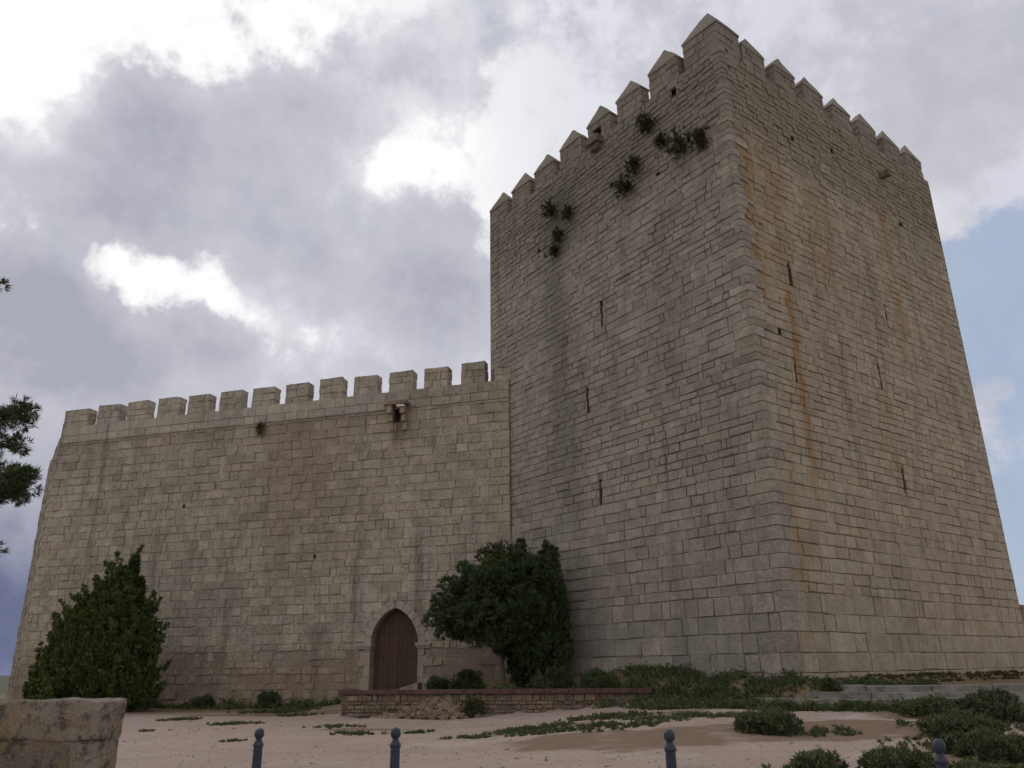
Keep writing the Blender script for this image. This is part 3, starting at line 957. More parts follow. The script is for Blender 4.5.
# ---------------------------------------------------------------- FOREGROUND PARAPET
r = random.Random(2)
fgo = Vector((-4.57, 9.7, 0))
fg = empty('parapet_wall', fgo); tag(fg, 'low lichen stained wall of large blocks in the lower left corner', 'wall')
def rough_block(mb, a, b, r, col, n=7, amp=.02):
    """block with a hewn, uneven surface"""
    (x0, y0, z0), (x1, y1, z1) = a, b
    cx, cy, cz = (x0 + x1) / 2, (y0 + y1) / 2, (z0 + z1) / 2
    hx, hy, hz = (x1 - x0) / 2, (y1 - y0) / 2, (z1 - z0) / 2
    seed = Vector((r.uniform(0, 50), r.uniform(0, 50), r.uniform(0, 50)))
    from mathutils import noise as nz
    for ax in range(3):
        for sgn in (-1, 1):
            pts = []
            for i in range(n + 1):
                for j in range(n + 1):
                    s, t = -1 + 2 * i / n, -1 + 2 * j / n
                    v = [0, 0, 0]; v[ax] = sgn; v[(ax + 1) % 3] = s; v[(ax + 2) % 3] = t
                    p = Vector((v[0] * hx, v[1] * hy, v[2] * hz))
                    rad = .035
                    cl = Vector((max(-hx + rad, min(hx - rad, p.x)), max(-hy + rad, min(hy - rad, p.y)), max(-hz + rad, min(hz - rad, p.z))))
                    dd = p - cl
                    if dd.length > 1e-6: p = cl + dd.normalized() * rad
                    q = p + Vector((cx, cy, cz))
                    q += Vector((nz.noise(q * 3.1 + seed), nz.noise(q * 3.3 - seed), nz.noise(q * 2.9 + seed * 2))) * amp
                    q += Vector((nz.noise(q * 11 + seed), nz.noise(q * 11.3 - seed), nz.noise(q * 10.9 + seed * 2))) * amp * .45
                    pts.append(q)
            fs = []
            for i in range(n):
                for j in range(n):
                    f = (i * (n + 1) + j, (i + 1) * (n + 1) + j, (i + 1) * (n + 1) + j + 1, i * (n + 1) + j + 1)
                    fs.append(f if sgn > 0 else f[::-1])
            mb.add(pts, fs, col, smooth_=True)
cp = MB()
for (u0, u1, zt3) in ((-1.30, 0, 1.315), (-2.95, -1.305, 1.32), (-4.4, -2.955, 1.33), (-6.5, -4.405, 1.34)):
    rough_block(cp, (u0 + .008, -.02, .89), (u1 - .008, .44, zt3), r, (r.random(), .5, 0), 16, .03)
cp.build('capstone', M_FG, fg)
bl = MB()
rows = [(.40, .885, ((-.34, -.015), (-1.32, -.36), (-2.3, -1.34), (-3.3, -2.32), (-4.6, -3.32), (-6.4, -4.62))), (-.15, .385, ((-1.0, -.015), (-1.9, -1.02), (-3.2, -1.92), (-6.4, -3.22)))]
for z0, z1, us in rows:
    for a, b in us: rough_block(bl, (a + .010, 0, z0), (b - .010, .42, z1), r, (r.random(), .5, 0), 10, .022)
bl.box((-6.3, .012, -.15), (-.03, .40, .93), (.8, .8, 0))
bl.build('wall_block', M_FG, fg)

# ---------------------------------------------------------------- BOLLARDS
def make_bollard():
    b = empty('iron_bollard', (0, 0, 0))
    post = MB()
    post.lathe([(.075, -.2), (.075, .0), (.072, .02), (.072, .10), (.062, .115), (.060, .12), (.054, .80), (.054, .82)], 0, 0, 28)
    post.build('post', M_IRON, b)
    col = MB()
    col.lathe([(.054, .815), (.062, .825), (.064, .838), (.062, .85), (.052, .862), (.042, .88), (.034, .895), (.030, .91), (.030, .925)], 0, 0, 28)
    col.build('collar', M_IRON, b)
    ball = MB()
    prof = [(max(.001, .060 * math.sin(PI * k / 14)), 0.952 - .060 * math.cos(PI * k / 14)) for k in range(0, 15)]
    ball.lathe(prof, 0, 0, 28)
    ball.build('ball_finial', M_IRON, b)
    return b
bol = make_bollard()
spots = [(257, -2.82, 9.55, 'dark iron bollard nearest the low stone wall, standing on gravel'),
         (395, -1.24, 8.95, 'dark iron bollard on gravel in line with the arched door'),
         (668, 1.43, 8.2, 'dark iron bollard on gravel below the right end of the planter'),
         (939, 3.43, 7.15, 'dark iron bollard in front of the bushes in the lower right')]
for i, (px_, x, y, lab) in enumerate(spots):
    o = bol if i == 0 else copy_tree(bol)
    o.location = (x, y, ground_z(x, y) + .0)
    o.scale = (.88, .88, 1)
    o.rotation_euler = (R_((.4, -.5, .3, -.4)[i]), R_((.3, .2, -.9, -.6)[i]), R_(30 * i))
    tag(o, lab, 'bollard', 'iron bollards along the plaza edge')

# ---------------------------------------------------------------- FOLIAGE
def rand_dir(r):
    z = r.uniform(-1, 1); t = r.uniform(0, 2 * PI); s = math.sqrt(1 - z * z)
    return Vector((s * math.cos(t), s * math.sin(t), z))
def sprig(mb, p, d, n, L, w, spread, r, col):
    """a tuft of narrow leaves fanning out round direction d"""
    for _ in range(n):
        q = (d + rand_dir(r) * spread).normalized()
        s = q.cross(rand_dir(r)).normalized() * w * .5
        l = L * r.uniform(.6, 1.25)
        b = p + rand_dir(r) * L * .15
        m = b + q * l * .5
        c = (min(1, max(0, col[0] + r.uniform(-.15, .15))), col[1] if r.random() > .1 else min(1, col[1] + .4), 0)
        mb.add([b, m + s, b + q * l, m - s], [(0, 1, 2, 3)], c)

def plume(mb, x, y, z0, z1, R, r, n, L=.2, w=.07, up=.9, lean=(0, 0), fat=.6, col=.4):
    """flame shaped upright spray of foliage"""
    H = z1 - z0
    seedt = r.uniform(0, 10)
    for _ in range(n):
        t = r.random() ** .8
        rr = R * (1 - t) ** fat * (.35 + .65 * smooth(0, .12, t))
        a = r.uniform(0, 2 * PI)
        lump = .78 + .22 * math.sin(a * 3 + t * 9 + seedt) + .12 * math.sin(a * 7 - t * 23)
        rad = rr * lump * math.sqrt(r.uniform(.25, 1))
        p = Vector((x + lean[0] * t + rad * math.cos(a), y + lean[1] * t + rad * math.sin(a), z0 + H * t))
        d = Vector((math.cos(a) * .7, math.sin(a) * .7, up)).normalized()
        sprig(mb, p, d, 7, L, w, .55, r, (min(1, max(0, col + r.gauss(0, .18) + .15 * math.sin(a * 3 + t * 9 + seedt))), max(0, r.gauss(.1, .15))))

def clump(mb, c, R, r, n, L=.2, w=.05, col=.4, sq=.75, spread=.6, upb=.35, m=8):
    for _ in range(n):
        d = rand_dir(r)
        p = c + Vector((d.x * R, d.y * R, d.z * R * sq)) * (r.uniform(.2, 1) ** .5)
        dd = (d + Vector((0, 0, upb))).normalized()
        sprig(mb, p, dd, m, L, w, spread, r, (min(1, max(0, col + r.gauss(0, .15))), max(0, r.gauss(.08, .12))))

# juniper tree by the left end of the wall
r = random.Random(101)
jt = empty('juniper_tree', (-17.9, 37.6, ground_z(-17.9, 37.6))); tag(jt, 'dense cone shaped juniper growing against the left part of the wall', 'tree')
jm = MB()
J = [(-17.65, 6.9, .72, 1000), (-18.1, 6.0, .9, 1000), (-18.75, 5.3, .85, 850), (-19.35, 4.95, .95, 850), (-19.85, 4.45, .9, 850), (-20.25, 3.7, .75, 650), (-20.35, 2.4, .6, 350), (-17.2, 5.9, .95, 1000), (-18.45, 5.75, .9, 800), (-17.9, 6.35, .85, 800), (-19.05, 5.0, .9, 700), (-16.75, 4.8, .8, 800), (-16.35, 3.9, .65, 550), (-18.2, 4.6, 1.2, 900), (-17.2, 3.9, 1.1, 800), (-19.4, 3.3, 1.1, 700), (-19.9, 1.7, .8, 400), (-16.5, 1.9, .7, 300)]
for k, (x, top, R, n) in enumerate(J):
    plume(jm, x + 17.9, r.uniform(-.7, .5), .15, top - .3, R, r, n, L=.24, w=.07, up=1.0, fat=.6, col=.30 + r.uniform(-.1, .1), lean=(r.uniform(-.15, .15), 0))
for k in range(430):
    a = r.choice(J); t = r.uniform(.08, 1.0)
    rr = a[2] * (1 - t) ** .6 * r.uniform(.85, 1.2)
    an = r.uniform(PI * .95, 2.05 * PI)
    bx = a[0] + 17.9 + rr * math.cos(an); by = rr * math.sin(an) - .2
    zz = t * (a[1] - .2)
    ln = r.uniform(.45, .95)
    tone = .36 + r.uniform(-.3, .34) + .26 * smooth(-16.5, -20.5, a[0])  # sprays towards the left coloured lighter, imitating light on that side
    plume(jm, bx, by, zz - .3, zz - .3 + (ln + .3) * .85, r.uniform(.12, .26), r, 34, L=.16, w=.05, up=1.1, fat=.5, col=tone, lean=(.42 * math.cos(an) + r.uniform(-.15, .15), .42 * math.sin(an)))
jm.build('crown', M_JUN, jt)
tr = MB()
for k in range(5):
    tr.tube([(r.uniform(-.3, .3), r.uniform(-.3, .3), -.1), (r.uniform(-.8, .8), r.uniform(-.4, .2), 1.6), (r.uniform(-1.0, .8), r.uniform(-.4, .2), 3.6)], [.12, .08, .03], 7)
tr.build('trunk', M_BARK, jt)

# pine tree in the planting bed in front of the corner
r = random.Random(55)
gx, gy = -.5, 32.6
pt_ = empty('pine_tree', (gx, gy, ground_z(gx, gy))); tag(pt_, 'bushy dark pine with a pale slender trunk in the planting bed', 'tree')
gz = ground_z(gx, gy)
pm = MB()
cent = Vector((-.05, 0, 3.25))
tips = []
k = 0
while k < 125:
    d = rand_dir(r)
    if d.z < -.72: continue
    p = cent + Vector((d.x * 2.2, d.y * 1.7, d.z * 2.35 if d.z > 0 else d.z * 1.5)) * r.uniform(.72, 1.04)
    if p.z > 5.0 + (p.x + .3) * .75: continue
    tips.append(p)
    clump(pm, p, r.uniform(.36, .6), r, 85, L=.19, w=.038, col=.36 + r.uniform(-.2, .28), upb=.5, m=9)
    k += 1
for k in range(26):
    d = rand_dir(r); p = Vector((1.0 + d.x * .9, .1 + d.y * .8, 1.9 + d.z * 1.2))
    clump(pm, p, .5, r, 80, L=.19, w=.038, col=.3 + r.uniform(-.15, .2), upb=.5, m=9)
for k in range(16):
    p = cent + Vector((r.uniform(-1.2, 1.2), r.uniform(-.9, .9), r.uniform(-.9, 1.2)))
    clump(pm, p, .7, r, 60, L=.25, w=.06, col=.2)
for p in (Vector((-2.75, -.2, 2.75)), Vector((-2.45, .0, 3.55)), Vector((-2.3, -.3, 2.3)), Vector((-2.2, -.1, 4.15)), Vector((-1.5, .1, 4.75)), Vector((-.7, .1, 5.25)), Vector((-.35, 0, 5.45)), Vector((1.5, -.2, 4.3)), Vector((-2.55, .2, 3.1))):
    tips.append(p); clump(pm, p, .3, r, 60, L=.18, w=.036, col=.48, upb=.6)
pm.build('crown', M_PINE, pt_)
tm = MB()
tm.tube([(.12, 0, -.1), (.02, .0, .6), (-.05, .03, 1.4), (-.1, 0, 2.6), (-.12, 0, 4.0)], [.105, .09, .08, .07, .04], 10)
for p in tips[::3]:
    s = Vector((-.08, 0, min(2.6, max(1.5, p.z - .8))))
    tm.tube([s, (s + p) / 2 + Vector((0, 0, -.12)), p], [.045, .03, .012], 6)
tm.build('trunk', M_BARK, pt_)

# cypresses crowding behind it against the tower
def cypress(x, y, top, R, n, lab, seed):
    r = random.Random(seed)
    z0 = ground_z(x, y)
    o = empty('cypress_tree', (x, y, z0)); tag(o, lab, 'tree', 'slim cypresses behind the pine')
    m = MB()
    plume(m, 0, 0, .1, top - z0 - .3, R, r, n, L=.22, w=.055, up=1.4, fat=.7, col=.34)
    for k in range(60):
        a = r.uniform(0, 2 * PI); t = r.uniform(.1, .98); rr = R * (1 - t) ** .6 * r.uniform(.8, 1.3)
        plume(m, rr * math.cos(a), rr * math.sin(a), t * (top - z0) - .3, t * (top - z0) + r.uniform(.3, .7), .13, r, 34, L=.17, w=.05, up=1.6, col=.38 + r.uniform(-.15, .2))
    m.build('crown', M_CYP, o)
    t_ = MB(); t_.tube([(0, 0, -.1), (0, 0, (top - z0) * .8)], [.09, .03], 7); t_.build('trunk', M_BARK, o)
cypress(.25, 33.1, 6.45, .5, 1100, 'tallest slim cypress standing in the angle of wall and tower', 1)
cypress(1.15, 32.3, 6.1, .7, 1200, 'slim cypress right behind the pine, between the two other cypresses', 2)
cypress(1.5, 31.9, 5.6, .7, 1100, 'slim cypress on the right, closest to the tower face', 3)

# plants rooted in the joints of the tower top
def wall_plant(P, n, size, lab, seed, dry):
    r = random.Random(seed)
    o = MB()
    nn = n
    droop = r.uniform(.1, .7)
    for k in range(int(46 * size)):
        d = (NL * .9 + rand_dir(r) * .8 + Vector((0, 0, -.15))).normalized()
        p = NL * .05 + d * r.uniform(.02, .42) * size - Vector((0, 0, droop * size * r.random() ** 2))
        sprig(o, p, (d + Vector((0, 0, .2))).normalized(), 9, .22, .05, .8, r, (r.uniform(.15, .7), dry * r.random()))
    for k in range(6):
        d = (NL * .8 + rand_dir(r) * .7).normalized()
        o.tube([NL * -.05, d * .35 * size], [.02, .008], 5, (.2, .6, 0))
    ob = o.build('wall_plant', M_DRY); ob.location = P
    tag(ob, lab, 'plant', 'wild plants rooted in the tower top')
for k, (u, z, s, dry, lab) in enumerate((
        (-10.25, 22.2, 1.15, .7, 'browned wild tuft on the tower, highest of the left cluster'),
        (-9.1, 21.5, .85, .2, 'small dark tuft just right of the browned tuft on the tower'),
        (-9.75, 20.6, .9, .3, 'wild tuft below the browned tuft on the left tower face'),
        (-10.15, 19.9, .6, .2, 'lowest and smallest tuft of the left cluster on the tower'),
        (-3.95, 23.2, 1.25, .1, 'green tuft just under the tower battlements beside a gap'),
        (-5.35, 20.85, 1.3, .2, 'large dark drooping plant low in the middle of the left tower face top'),
        (-4.9, 21.7, .9, .2, 'thin tuft directly above the large drooping tower plant'),
        (-2.4, 21.35, 1.35, .5, 'big greyish tuft left of a putlog hole near the tower corner'),
        (-1.3, 20.9, 1.15, .1, 'green tuft closest to the tower corner, right of a putlog hole'),
        (-3.3, 21.9, .75, .5, 'faint dry sprig between the green and the greyish tuft on the tower'))):
    k2 = smooth(8, TOP, z); dz = (PAR_L(u) - TOP) * k2
    wall_plant(CT + DL * (u + .2) + Vector((0, 0, z - .1)), 0, s, lab, 300 + k, dry)
# plant under the corbel line of the curtain wall
def tuft_on_wall(P, n_, s, lab, seed):
    r = random.Random(seed); o = MB()
    for k in range(int(40 * s)):
        d = (n_ * .8 + rand_dir(r) * .8).normalized()
        sprig(o, d * r.uniform(0, .3) * s, d, 8, .18, .04, .8, r, (r.uniform(.1, .5), r.uniform(.3, 1)))
    ob = o.build('wall_plant', M_DRY); ob.location = P
    tag(ob, lab, 'plant')
tuft_on_wall(PW + DW * -8.0 + Vector((0, 0, 13.35)), NW, .9, 'small dry brown tuft under the battlements of the long wall', 400)

# weeds and shrubs
def shrub(name, x, y, R, h, lab, seed, mat, n=14, L=.10, w=.026, col=.42, group=None, cat='bush', per=130):
    r = random.Random(seed)
    z = ground_z(x, y)
    o = empty(name, (x, y, z)); tag(o, lab, cat, group)
    m = MB()
    for k in range(n):
        a = r.uniform(0, 2 * PI); q = math.sqrt(r.random()) * R * .8
        hh = h * (1 - .55 * (q / R) ** 2) * r.uniform(.55, 1)
        for lv in range(2):
            c = Vector((q * math.cos(a), q * math.sin(a), max(.1, hh - .22 - lv * hh * .45)))
            clump(m, c, r.uniform(.2, .36) * (R ** .4), r, per // 2, L=L, w=w, col=col + r.uniform(-.18, .18), upb=.8, m=7, spread=.9)
        for b in range(2):
            sprig(m, Vector((q * math.cos(a), q * math.sin(a), hh * .8)), Vector((r.uniform(-.4, .4), r.uniform(-.4, .4), 1)).normalized(), 6, .19, .014, .5, r, (col + .1, .15))
    m.build('foliage', mat, o)
    s = MB()
    for k in range(7):
        a = r.uniform(0, 2 * PI)
        s.tube([(0, 0, -.05), (R * .4 * math.cos(a), R * .4 * math.sin(a), h * .45), (R * .6 * math.cos(a), R * .6 * math.sin(a), h * .8)], [.02, .014, .006], 5)
    s.build('stems', M_BARK, o)
    return o
shrub('shrub', 5.35, 18.6, .74, .5, 'round low bush alone on the bare earth, right of the third bollard', 1, M_WEED, 16)
shrub('shrub', 8.1, 15.0, .7, .46, 'large rounded bush nearest the lower right corner, behind the fourth bollard', 2, M_WEED, 26, per=150)
shrub('shrub', 8.95, 17.6, .8, .5, 'tall rough bush just behind the large corner bush', 3, M_WEED, 26, per=150)
shrub('shrub', 5.95, 13.7, .6, .26, 'low spreading bush left of the fourth bollard', 4, M_WEED, 16)
shrub('shrub', 4.75, 13.6, .4, .24, 'small low bush at the bottom edge, left of the spreading one', 5, M_WEED, 10)
shrub('shrub', 9.9, 20.8, .8, .42, 'grey green bush hiding the left part of the steps', 6, M_WEED, 20)
shrub('shrub', 11.0, 19.8, .75, .72, 'grey green bush hiding the middle of the steps', 7, M_WEED, 20)
shrub('shrub', 12.9, 19.4, .8, .62, 'dark bush before the steps at the right margin', 8, M_GREEN, 20)
shrub('shrub', -11.1, 39.0, .55, 1.0, 'dark round bush at the wall foot left of the door', 9, M_GREEN, 14)
shrub('shrub', -14.3, 39.4, .5, .7, 'small dark bush at the wall foot beside the juniper', 10, M_GREEN, 10)
shrub('shrub', -19.9, 36.0, .8, .95, 'low dark bush at the foot of the juniper, just above the near wall', 11, M_GREEN, 14)
shrub('shrub', -3.0, 34.3, .55, 1.0, 'leafy bush right of the arched door behind the planter', 12, M_GREEN, 14)
shrub('shrub', -1.9, 33.9, .8, 1.1, 'dark bush under the left side of the pine', 13, M_GREEN, 16)
shrub('shrub', 1.3, 31.3, .9, 1.1, 'dark bush under the cypresses behind the planter coping', 14, M_GREEN, 18)
shrub('shrub', 2.9, 29.6, .75, .75, 'bushy weed between planter end and tower foot', 15, M_GREEN, 18)
shrub('planter_bush', -1.45, 29.15, .32, .85, 'leggy green plant growing up the face of the planter', 16, M_WEED, 10, cat='plant')
shrub('sapling', 8.95, 24.35, .2, .72, 'little dark sapling at the foot of the tower corner', 17, M_GREEN, 6, cat='plant')
ws_ = CT + DR * (WR + .75) - NR * 1.0
rs_ = shrub('shrub', ws_.x, ws_.y, .55, .65, 'dark shrub growing on top of the ruined wall at the right edge', 18, M_GREEN, 8)
rs_.location.z = 3.88

def weeds(name, pts, lab, mat, seed, cat='weeds'):
    """pts: (x, y, radius, height, count)"""
    r = random.Random(seed); m = MB()
    for (x, y, R, h, n) in pts:
        for k in range(n):
            a = r.uniform(0, 2 * PI); q = r.random() ** .75 * R * r.uniform(.7, 1.25)
            px, py = x + q * math.cos(a), y + q * math.sin(a) * .7
            if tower_dist(px, py) < .05: continue
            z = ground_z(px, py)
            hh = h * .72 * r.uniform(.35, 1.2) * (1 - .5 * (q / R) ** 2)
            base = Vector((px, py, z - .02))
            dry = r.random() ** 3
            if r.random() < .55:
                for b in range(7):
                    t = r.uniform(0, 2 * PI); ln = r.uniform(.25, .6)
                    d = Vector((math.cos(t) * ln, math.sin(t) * ln, 1)).normalized()
                    s = Vector((-math.sin(t), math.cos(t), 0)) * r.uniform(.005, .011)
                    m.add([base - s, base + s, base + d * hh * .6 + s * .8, base + d * hh + Vector((math.cos(t), math.sin(t), -.3)) * hh * .2, base + d * hh * .6 - s * .8], [(0, 1, 2, 3, 4)], (r.uniform(.1, .9), dry, 0))
            else:
                for b in range(3):
                    sprig(m, base + Vector((r.uniform(-.05, .05), r.uniform(-.05, .05), hh * (b + .4) / 3)), Vector((0, 0, 1)), 7, .09, .028, .9, r, (r.uniform(.15, .75), dry * .7))
    o = m.build(name, mat); tag(o, lab, cat, kind='stuff'); return o
r = random.Random(7)
pts = []
for k in range(75):     # along the foot of the long wall
    s = r.uniform(-19, -1.8); d = abs(r.gauss(.1, .55)) + .15
    p = PW + DW * s + NW * d
    pts.append((p.x, p.y, .5, r.uniform(.25, .75) * (1.0 if d < .7 else .5), 20))
weeds('weeds', pts, 'uneven strip of weeds along the foot of the long wall', M_WEED, 1)
pts = []
for k in range(70):     # in the planting bed
    u = r.uniform(.3, PLEN + .2); d = r.uniform(.5, 3.5)
    p = PA + PD * u + PN * d
    pts.append((p.x, p.y, .45, r.uniform(.25, .7), 14))
weeds('bed_plants', pts, 'low dark weeds filling the planting bed behind the coping', M_GREEN, 2)
pts = []
for k in range(190):    # bank round the tower foot
    t = r.random()
    if t < .45:
        u = r.uniform(-5.8, .6); d = r.uniform(.1, 2.6); p = CT + DL * u + NL * d
    else:
        u = r.uniform(-.5, 3.0); d = r.uniform(.8, 3.4); p = CT + DR * u + NR * d
    pts.append((p.x, p.y, .55, r.uniform(.28, .55) if t < .45 else r.uniform(.1, .3), 30))
for k in range(60):
    u = r.uniform(-2.6, 9); p = SA + SD * u + SN * -r.uniform(1.45, 2.5)
    pts.append((p.x, p.y, .5, r.uniform(.25, .5), 26))
weeds('bank_weeds', pts, 'thick dark weeds covering the bank below the tower corner', M_GREEN, 3)
pts = []
for k in range(50):     # dry strip at tower foot
    u = r.uniform(1.2, 15); p = CT + DR * u + NR * r.uniform(.1, .9)
    pts.append((p.x, p.y, .5, r.uniform(.05, .13), 14))
weeds('dry_grass', pts, 'thin dry grass at the foot of the right tower face', M_DRY, 4, cat='grass')
gp = [(-11.9, 30.6, .8, .10, 60), (-8.9, 27.5, .8, .10, 70), (-9.7, 34.8, 1.5, .3, 160), (-8.2, 32.5, .8, .15, 60), (-5.2, 25.3, .75, .09, 60), (-4.3, 23.2, .65, .08, 50), (-2.6, 22.9, .35, .08, 22), (-1.2, 20.6, .5, .08, 40), (.3, 21.7, 1.0, .13, 120), (.5, 20.6, .7, .1, 60),
      (2.5, 23.6, 1.1, .22, 170), (2.0, 20.7, 1.0, .14, 130), (3.1, 20.5, .5, .1, 40), (4.3, 21.6, 1.1, .2, 130), (5.5, 20.9, .8, .14, 80), (6.3, 18.3, .8, .12, 60), (-10.6, 25.0, .3, .06, 14), (-6.9, 21.2, .25, .05, 10), (8.6, 16.0, 1.6, .3, 200), (7.0, 13.7, 1.0, .25, 120), (9.5, 18.6, 1.2, .3, 140), (4.6, 13.8, .7, .15, 60), (3.4, 22.2, .5, .1, 30)]
gp = [(x, y, R * 1.15, h * .62, int(n * 1.6)) for x, y, R, h, n in gp]
weeds('grass', gp, 'flat grass patches scattered over the pale gravel', M_GRASS, 5, cat='grass')

# loose stones and grit
r = random.Random(88)
pm_ = MB()
for k in range(2200):
    y = 13 + 17 * r.random() ** 1.3; x = r.uniform(-.72, .72) * y + .3
    q = Vector((x, y, 0)) - PA
    if q.dot(PN) > -.3 and -1 < q.dot(PD) < PLEN + 1: continue
    if tower_dist(x, y) < 2.5: continue
    s = r.uniform(.006, .013) * (1 + 2.0 * r.random() ** 10)
    Mx = Matrix.Translation((x, y, ground_z(x, y) + s * .25)) @ Matrix.Rotation(r.uniform(0, 6), 4, 'Z') @ Matrix.Rotation(r.uniform(-.4, .4), 4, 'X')
    pm_.box((-s * 1.4, -s, -s * .6), (s * 1.4, s, s * .6), (r.uniform(.5, 1), r.uniform(0, .4), .35), M=Mx, jit=s * .3, r=r)
tag(pm_.build('pebbles', M_LOOSE), 'loose pebbles scattered over the pale plaza', 'pebbles', kind='stuff')

# ---------------------------------------------------------------- pine leaning in from the left
def branch_pine(loc, h, branches, lab, seed):
    r = random.Random(seed)
    o = empty('pine_tree', loc); tag(o, lab, 'tree')
    t = MB()
    t.tube([(0, 0, -.2), (.05, 0, h * .3), (-.05, .05, h * .6), (.05, 0, h)], [.22, .18, .12, .03], 10)
    c = MB()
    for (tip, zs, lump) in branches:
        s = Vector((0, 0, zs)); tip = Vector(tip)
        mid = s.lerp(tip, .5) + Vector((0, 0, .15))
        t.tube([s, mid, tip], [.06, .035, .012], 6)
        for q in range(lump):
            f = r.uniform(.35, 1.05); p = s.lerp(tip, f) + Vector((r.uniform(-.25, .25), r.uniform(-.35, .35), r.uniform(-.16, .2))) * (1.15 - .6 * f)
            clump(c, p, r.uniform(.09, .15), r, 22, L=.11, w=.013, col=.35 + r.uniform(-.15, .25), spread=.7, upb=.2, m=9)
            t.tube([s.lerp(tip, max(0, f - .12)), p], [.012, .005], 4)
    c.build('crown', M_PINE, o); t.build('trunk', M_BARK, o)
    return o
LX, LY = -9.2, 12.0
r = random.Random(66)
br = [((-7.72 - LX, .1, 5.50), 5.3, 26), ((-7.95 - LX, -.3, 5.2), 5.0, 16), ((-7.85 - LX, .2, 4.98), 4.7, 18), ((-7.38 - LX, 0, 4.40), 4.5, 30), ((-7.62 - LX, .25, 4.22), 4.2, 22), ((-8.35 - LX, 0, 7.75), 7.4, 3), ((-9.0 - LX, .3, 7.7), 7.4, 4), ((-7.78 - LX, 0, 3.42), 3.9, 10)]
for k in range(34):
    a = r.uniform(PI * .55, PI * 1.45); z = r.uniform(3.0, 9.5); l = r.uniform(.8, 1.7) * (1 - (z - 3) / 10)
    br.append(((l * math.cos(a), l * math.sin(a), z + .2), z, 12))
branch_pine((LX, LY, 0), 10.2, br, 'pine at the left picture edge with branches reaching over the wall end', 90)

# ---------------------------------------------------------------- far left: plain and low houses
r = random.Random(3)
for k, (x, y, w, d, h) in enumerate(((-165, 215, 15, 9, 4.2), (-146, 225, 10, 8, 3.6))):
    o = empty('farm_house', (x, y, ground_z(x, y))); tag(o, ('low pale house far behind the left end of the wall', 'smaller pale house far beyond, beside the first one')[k], 'house')
    m = MB(); m.box((-w / 2, -d / 2, -.5), (w / 2, d / 2, h), (.8, .1, .6)); m.build('wall', M_PALE, o)
    rf = MB()
    rf.prism([Vector((-w / 2 - .3, -d / 2 - .3, h)), Vector((w / 2 + .3, -d / 2 - .3, h)), Vector((w / 2 + .3, 0, h + 2)), Vector((-w / 2 - .3, 0, h + 2))], Vector((0, d / 2 + .3, 0)))
    rf.prism([Vector((w / 2 + .3, d / 2 + .3, h)), Vector((-w / 2 - .3, d / 2 + .3, h)), Vector((-w / 2 - .3, .02, h + 2)), Vector((w / 2 + .3, .02, h + 2))], Vector((0, -d / 2 - .3, 0)))
    rf.build('roof', M_CAP, o)

# ---------------------------------------------------------------- SKY AND SUN
w = bpy.data.worlds.new('World'); SC.world = w; w.use_nodes = True
X.nt = w.node_tree
for n in list(w.node_tree.nodes): w.node_tree.nodes.remove(n)
sun_dir = sky_dir(70, -60)
SUN_EL = math.asin(sun_dir.z); SUN_AZ = math.atan2(sun_dir.x, sun_dir.y)
sky = w.node_tree.nodes.new('ShaderNodeTexSky'); sky.sky_type = 'NISHITA'; sky.sun_disc = False
sky.sun_elevation = SUN_EL; sky.sun_rotation = SUN_AZ
sky.air_density = 1.0; sky.dust_density = .6; sky.ozone_density = 1.5
tc = w.node_tree.nodes.new('ShaderNodeTexCoord'); D = X(tc.outputs['Generated'])
def vadd(a, b):
    n = X.nt.nodes.new('ShaderNodeVectorMath'); n.operation = 'ADD'
    X.nt.links.new(a.s, n.inputs[0]); X.nt.links.new(b.s, n.inputs[1]) if isinstance(b, X) else setattr(n.inputs[1], 'default_value', b)
    return X(n.outputs[0])
def vnorm(a):
    n = X.nt.nodes.new('ShaderNodeVectorMath'); n.operation = 'NORMALIZE'; X.nt.links.new(a.s, n.inputs[0]); return X(n.outputs[0])
wn = vscale(vadd(noise(D, 5.5, 6, .6, out=1), (-.5, -.5, -.5)), (.13, .13, .13))
DW_ = vnorm(vadd(D, wn))
def blobs(lst, k0=1.0):
    acc = None
    for (px, py, s, wt) in lst:
        d = sky_dir(px, py); k = (803.0 / (s * k0)) ** 2
        n = X.nt.nodes.new('ShaderNodeVectorMath'); n.operation = 'DOT_PRODUCT'
        X.nt.links.new(DW_.s, n.inputs[0]); n.inputs[1].default_value = d
        e = X.m('EXPONENT', X.m('MULTIPLY_ADD', X(n.outputs['Value']), k, -k))
        acc = e * wt if acc is None else X.m('MULTIPLY_ADD', e, wt, acc)
    return acc
x_, y_, z_ = sep(D)
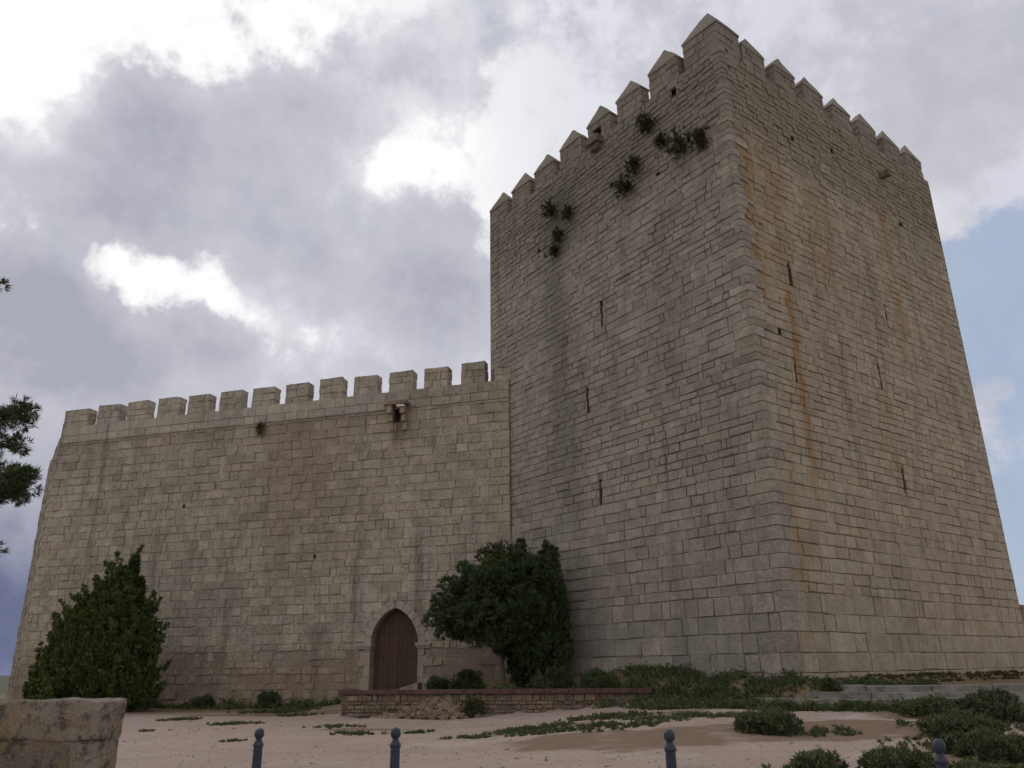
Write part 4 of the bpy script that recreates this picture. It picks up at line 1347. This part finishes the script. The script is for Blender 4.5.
# bodies of cloud; what they leave open glows white towards the hidden sun
g = blobs([(100, 110, 40, .7), (150, 88, 34, .6), (95, 165, 42, .7), (85, 215, 45, .7), (170, 110, 46, .7), (150, 170, 50, .6), (235, 110, 52, .7), (220, 180, 60, .6), (300, 95, 46, .7), (295, 165, 60, .6), (360, 130, 45, .6), (400, 75, 36, .7), (450, 45, 38, .6), (455, 95, 34, .5),
           (245, 235, 50, .7), (290, 262, 36, .7), (330, 215, 45, .5), (440, 238, 46, .8), (385, 205, 26, .3), (15, 288, 48, 1.0), (-20, 145, 34, .8),
           (208, 328, 24, .7), (180, 345, 16, .4), (240, 318, 14, .4), (330, 300, 40, .5), (420, 320, 66, .7), (480, 290, 50, .6), (380, 370, 70, .7), (250, 385, 60, .8), (130, 395, 60, .8), (40, 352, 46, .8), (90, 375, 50, .6),
           (-150, 330, 150, .9), (930, 110, 60, .5), (895, 175, 45, .5), (985, 60, 60, .3), (1110, 100, 110, .4), (800, 60, 110, .4), (640, 20, 90, .3), (930, 235, 40, .4), (1000, 375, 40, .5),
           (112, 285, 40, -.75), (165, 300, 34, -.5), (215, 272, 32, -.7), (250, 300, 18, -.4), (195, 332, 24, .7), (230, 328, 18, .5), (70, 262, 26, -.4), (400, 175, 36, -.75), (165, 262, 20, .35), (375, 180, 26, -.5), (30, 222, 26, -.8), (30, 50, 55, -.7), (150, 10, 60, -.5), (335, 345, 24, -.6), (290, 345, 20, -.3), (480, 255, 26, -.4), (345, 85, 18, -.4), (500, 120, 50, -.3), (1000, 185, 36, -.7)], .85)
g = g + step(z_, .36, .20) * .5
det = (noise(D, 6.5, 7, .64) - .5) * .75 + (noise(D, 15.0, 6, .62) - .5) * .85
bil = X.m('ABSOLUTE', noise(DW_, 13.0, 4, .55) - .5)
m = g * .72 + det * 1.7 + (.11 - bil) * 1.1 + .02
cov = step(m, .04, .50)
sunny = blobs([(60, 30, 270, 1.0), (190, 290, 130, .9), (400, 175, 70, .7)])
light = mix((.66, .66, .75), (1.0, 1.0, 1.0), clamp(sunny * 1.15))
tone = clamp(.70 - (m - .5) * .5 + (noise(D, 4.2, 6, .62) - .5) * 1.9)
body = ramp(tone, [(0, (.40, .405, .475)), (.35, (.50, .505, .57)), (.65, (.57, .57, .635)), (1, (.74, .74, .79))])
cl = mix(light, body, cov)
v = tone * 1.0
# bank of heavier cloud low on the left
bank = clamp(step(z_ + det * .14, .26, .06) * step(x_, .15, -.40))
cl = mix(cl, ramp(clamp(tone * .8 + det * .9), [(.15, (.095, .11, .20)), (.55, (.15, .17, .28)), (1, (.34, .355, .47))]), bank)
# the half of the sky behind the camera is a plain dull overcast
back = step(y_, .35, -.3)
cl = mix(cl, (.64, .63, .635), back * .85)
# clear blue gaps to the right
gap_ = blobs([(1000, 285, 42, .7), (950, 265, 30, .5), (1030, 325, 42, .7), (975, 340, 26, .4), (1040, 418, 26, .5), (1010, 550, 40, .45), (1085, 290, 60, .6), (1200, 400, 160, .9), (1300, 250, 160, .8),
              (990, 378, 26, -.9), (1020, 372, 26, -.6), (1005, 440, 26, -.5), (1005, 490, 30, -.3), (1010, 170, 55, -.7), (960, 150, 60, -.5)])
gapm = step(gap_ + det * 1.7, .15, .75) * .8
blue = mix(X(sky.outputs[0]), (3.7, 4.6, 6.3), .8)
ten = mix(cl, (10, 10, 10), 1.0, 'MULTIPLY')
tot = mix(ten, blue, gapm)
bg = w.node_tree.nodes.new('ShaderNodeBackground'); bg.inputs[1].default_value = .1
X.nt.links.new(tot.s, bg.inputs[0])
out = w.node_tree.nodes.new('ShaderNodeOutputWorld'); X.nt.links.new(bg.outputs[0], out.inputs[0])
w.cycles.sampling_method = 'MANUAL'; w.cycles.sample_map_resolution = 1024

sl_ = bpy.data.lights.new('sun', 'SUN'); sl_.energy = .5; sl_.angle = R_(25); sl_.color = (1, .95, .88)
so_ = bpy.data.objects.new('sun', sl_); C.objects.link(so_)
so_.rotation_euler = sun_dir.to_track_quat('Z', 'Y').to_euler(); so_.location = (0, 0, 60)

SC.view_settings.view_transform = 'Standard'; SC.view_settings.look = 'None'
SC.view_settings.exposure = 0; SC.view_settings.gamma = 1; SC.view_settings.use_curve_mapping = False
SC.cycles.max_bounces = 5; SC.cycles.diffuse_bounces = 3; SC.cycles.glossy_bounces = 2
SC.cycles.use_denoising = True
SC.cycles.use_adaptive_sampling = True; SC.cycles.adaptive_threshold = .03
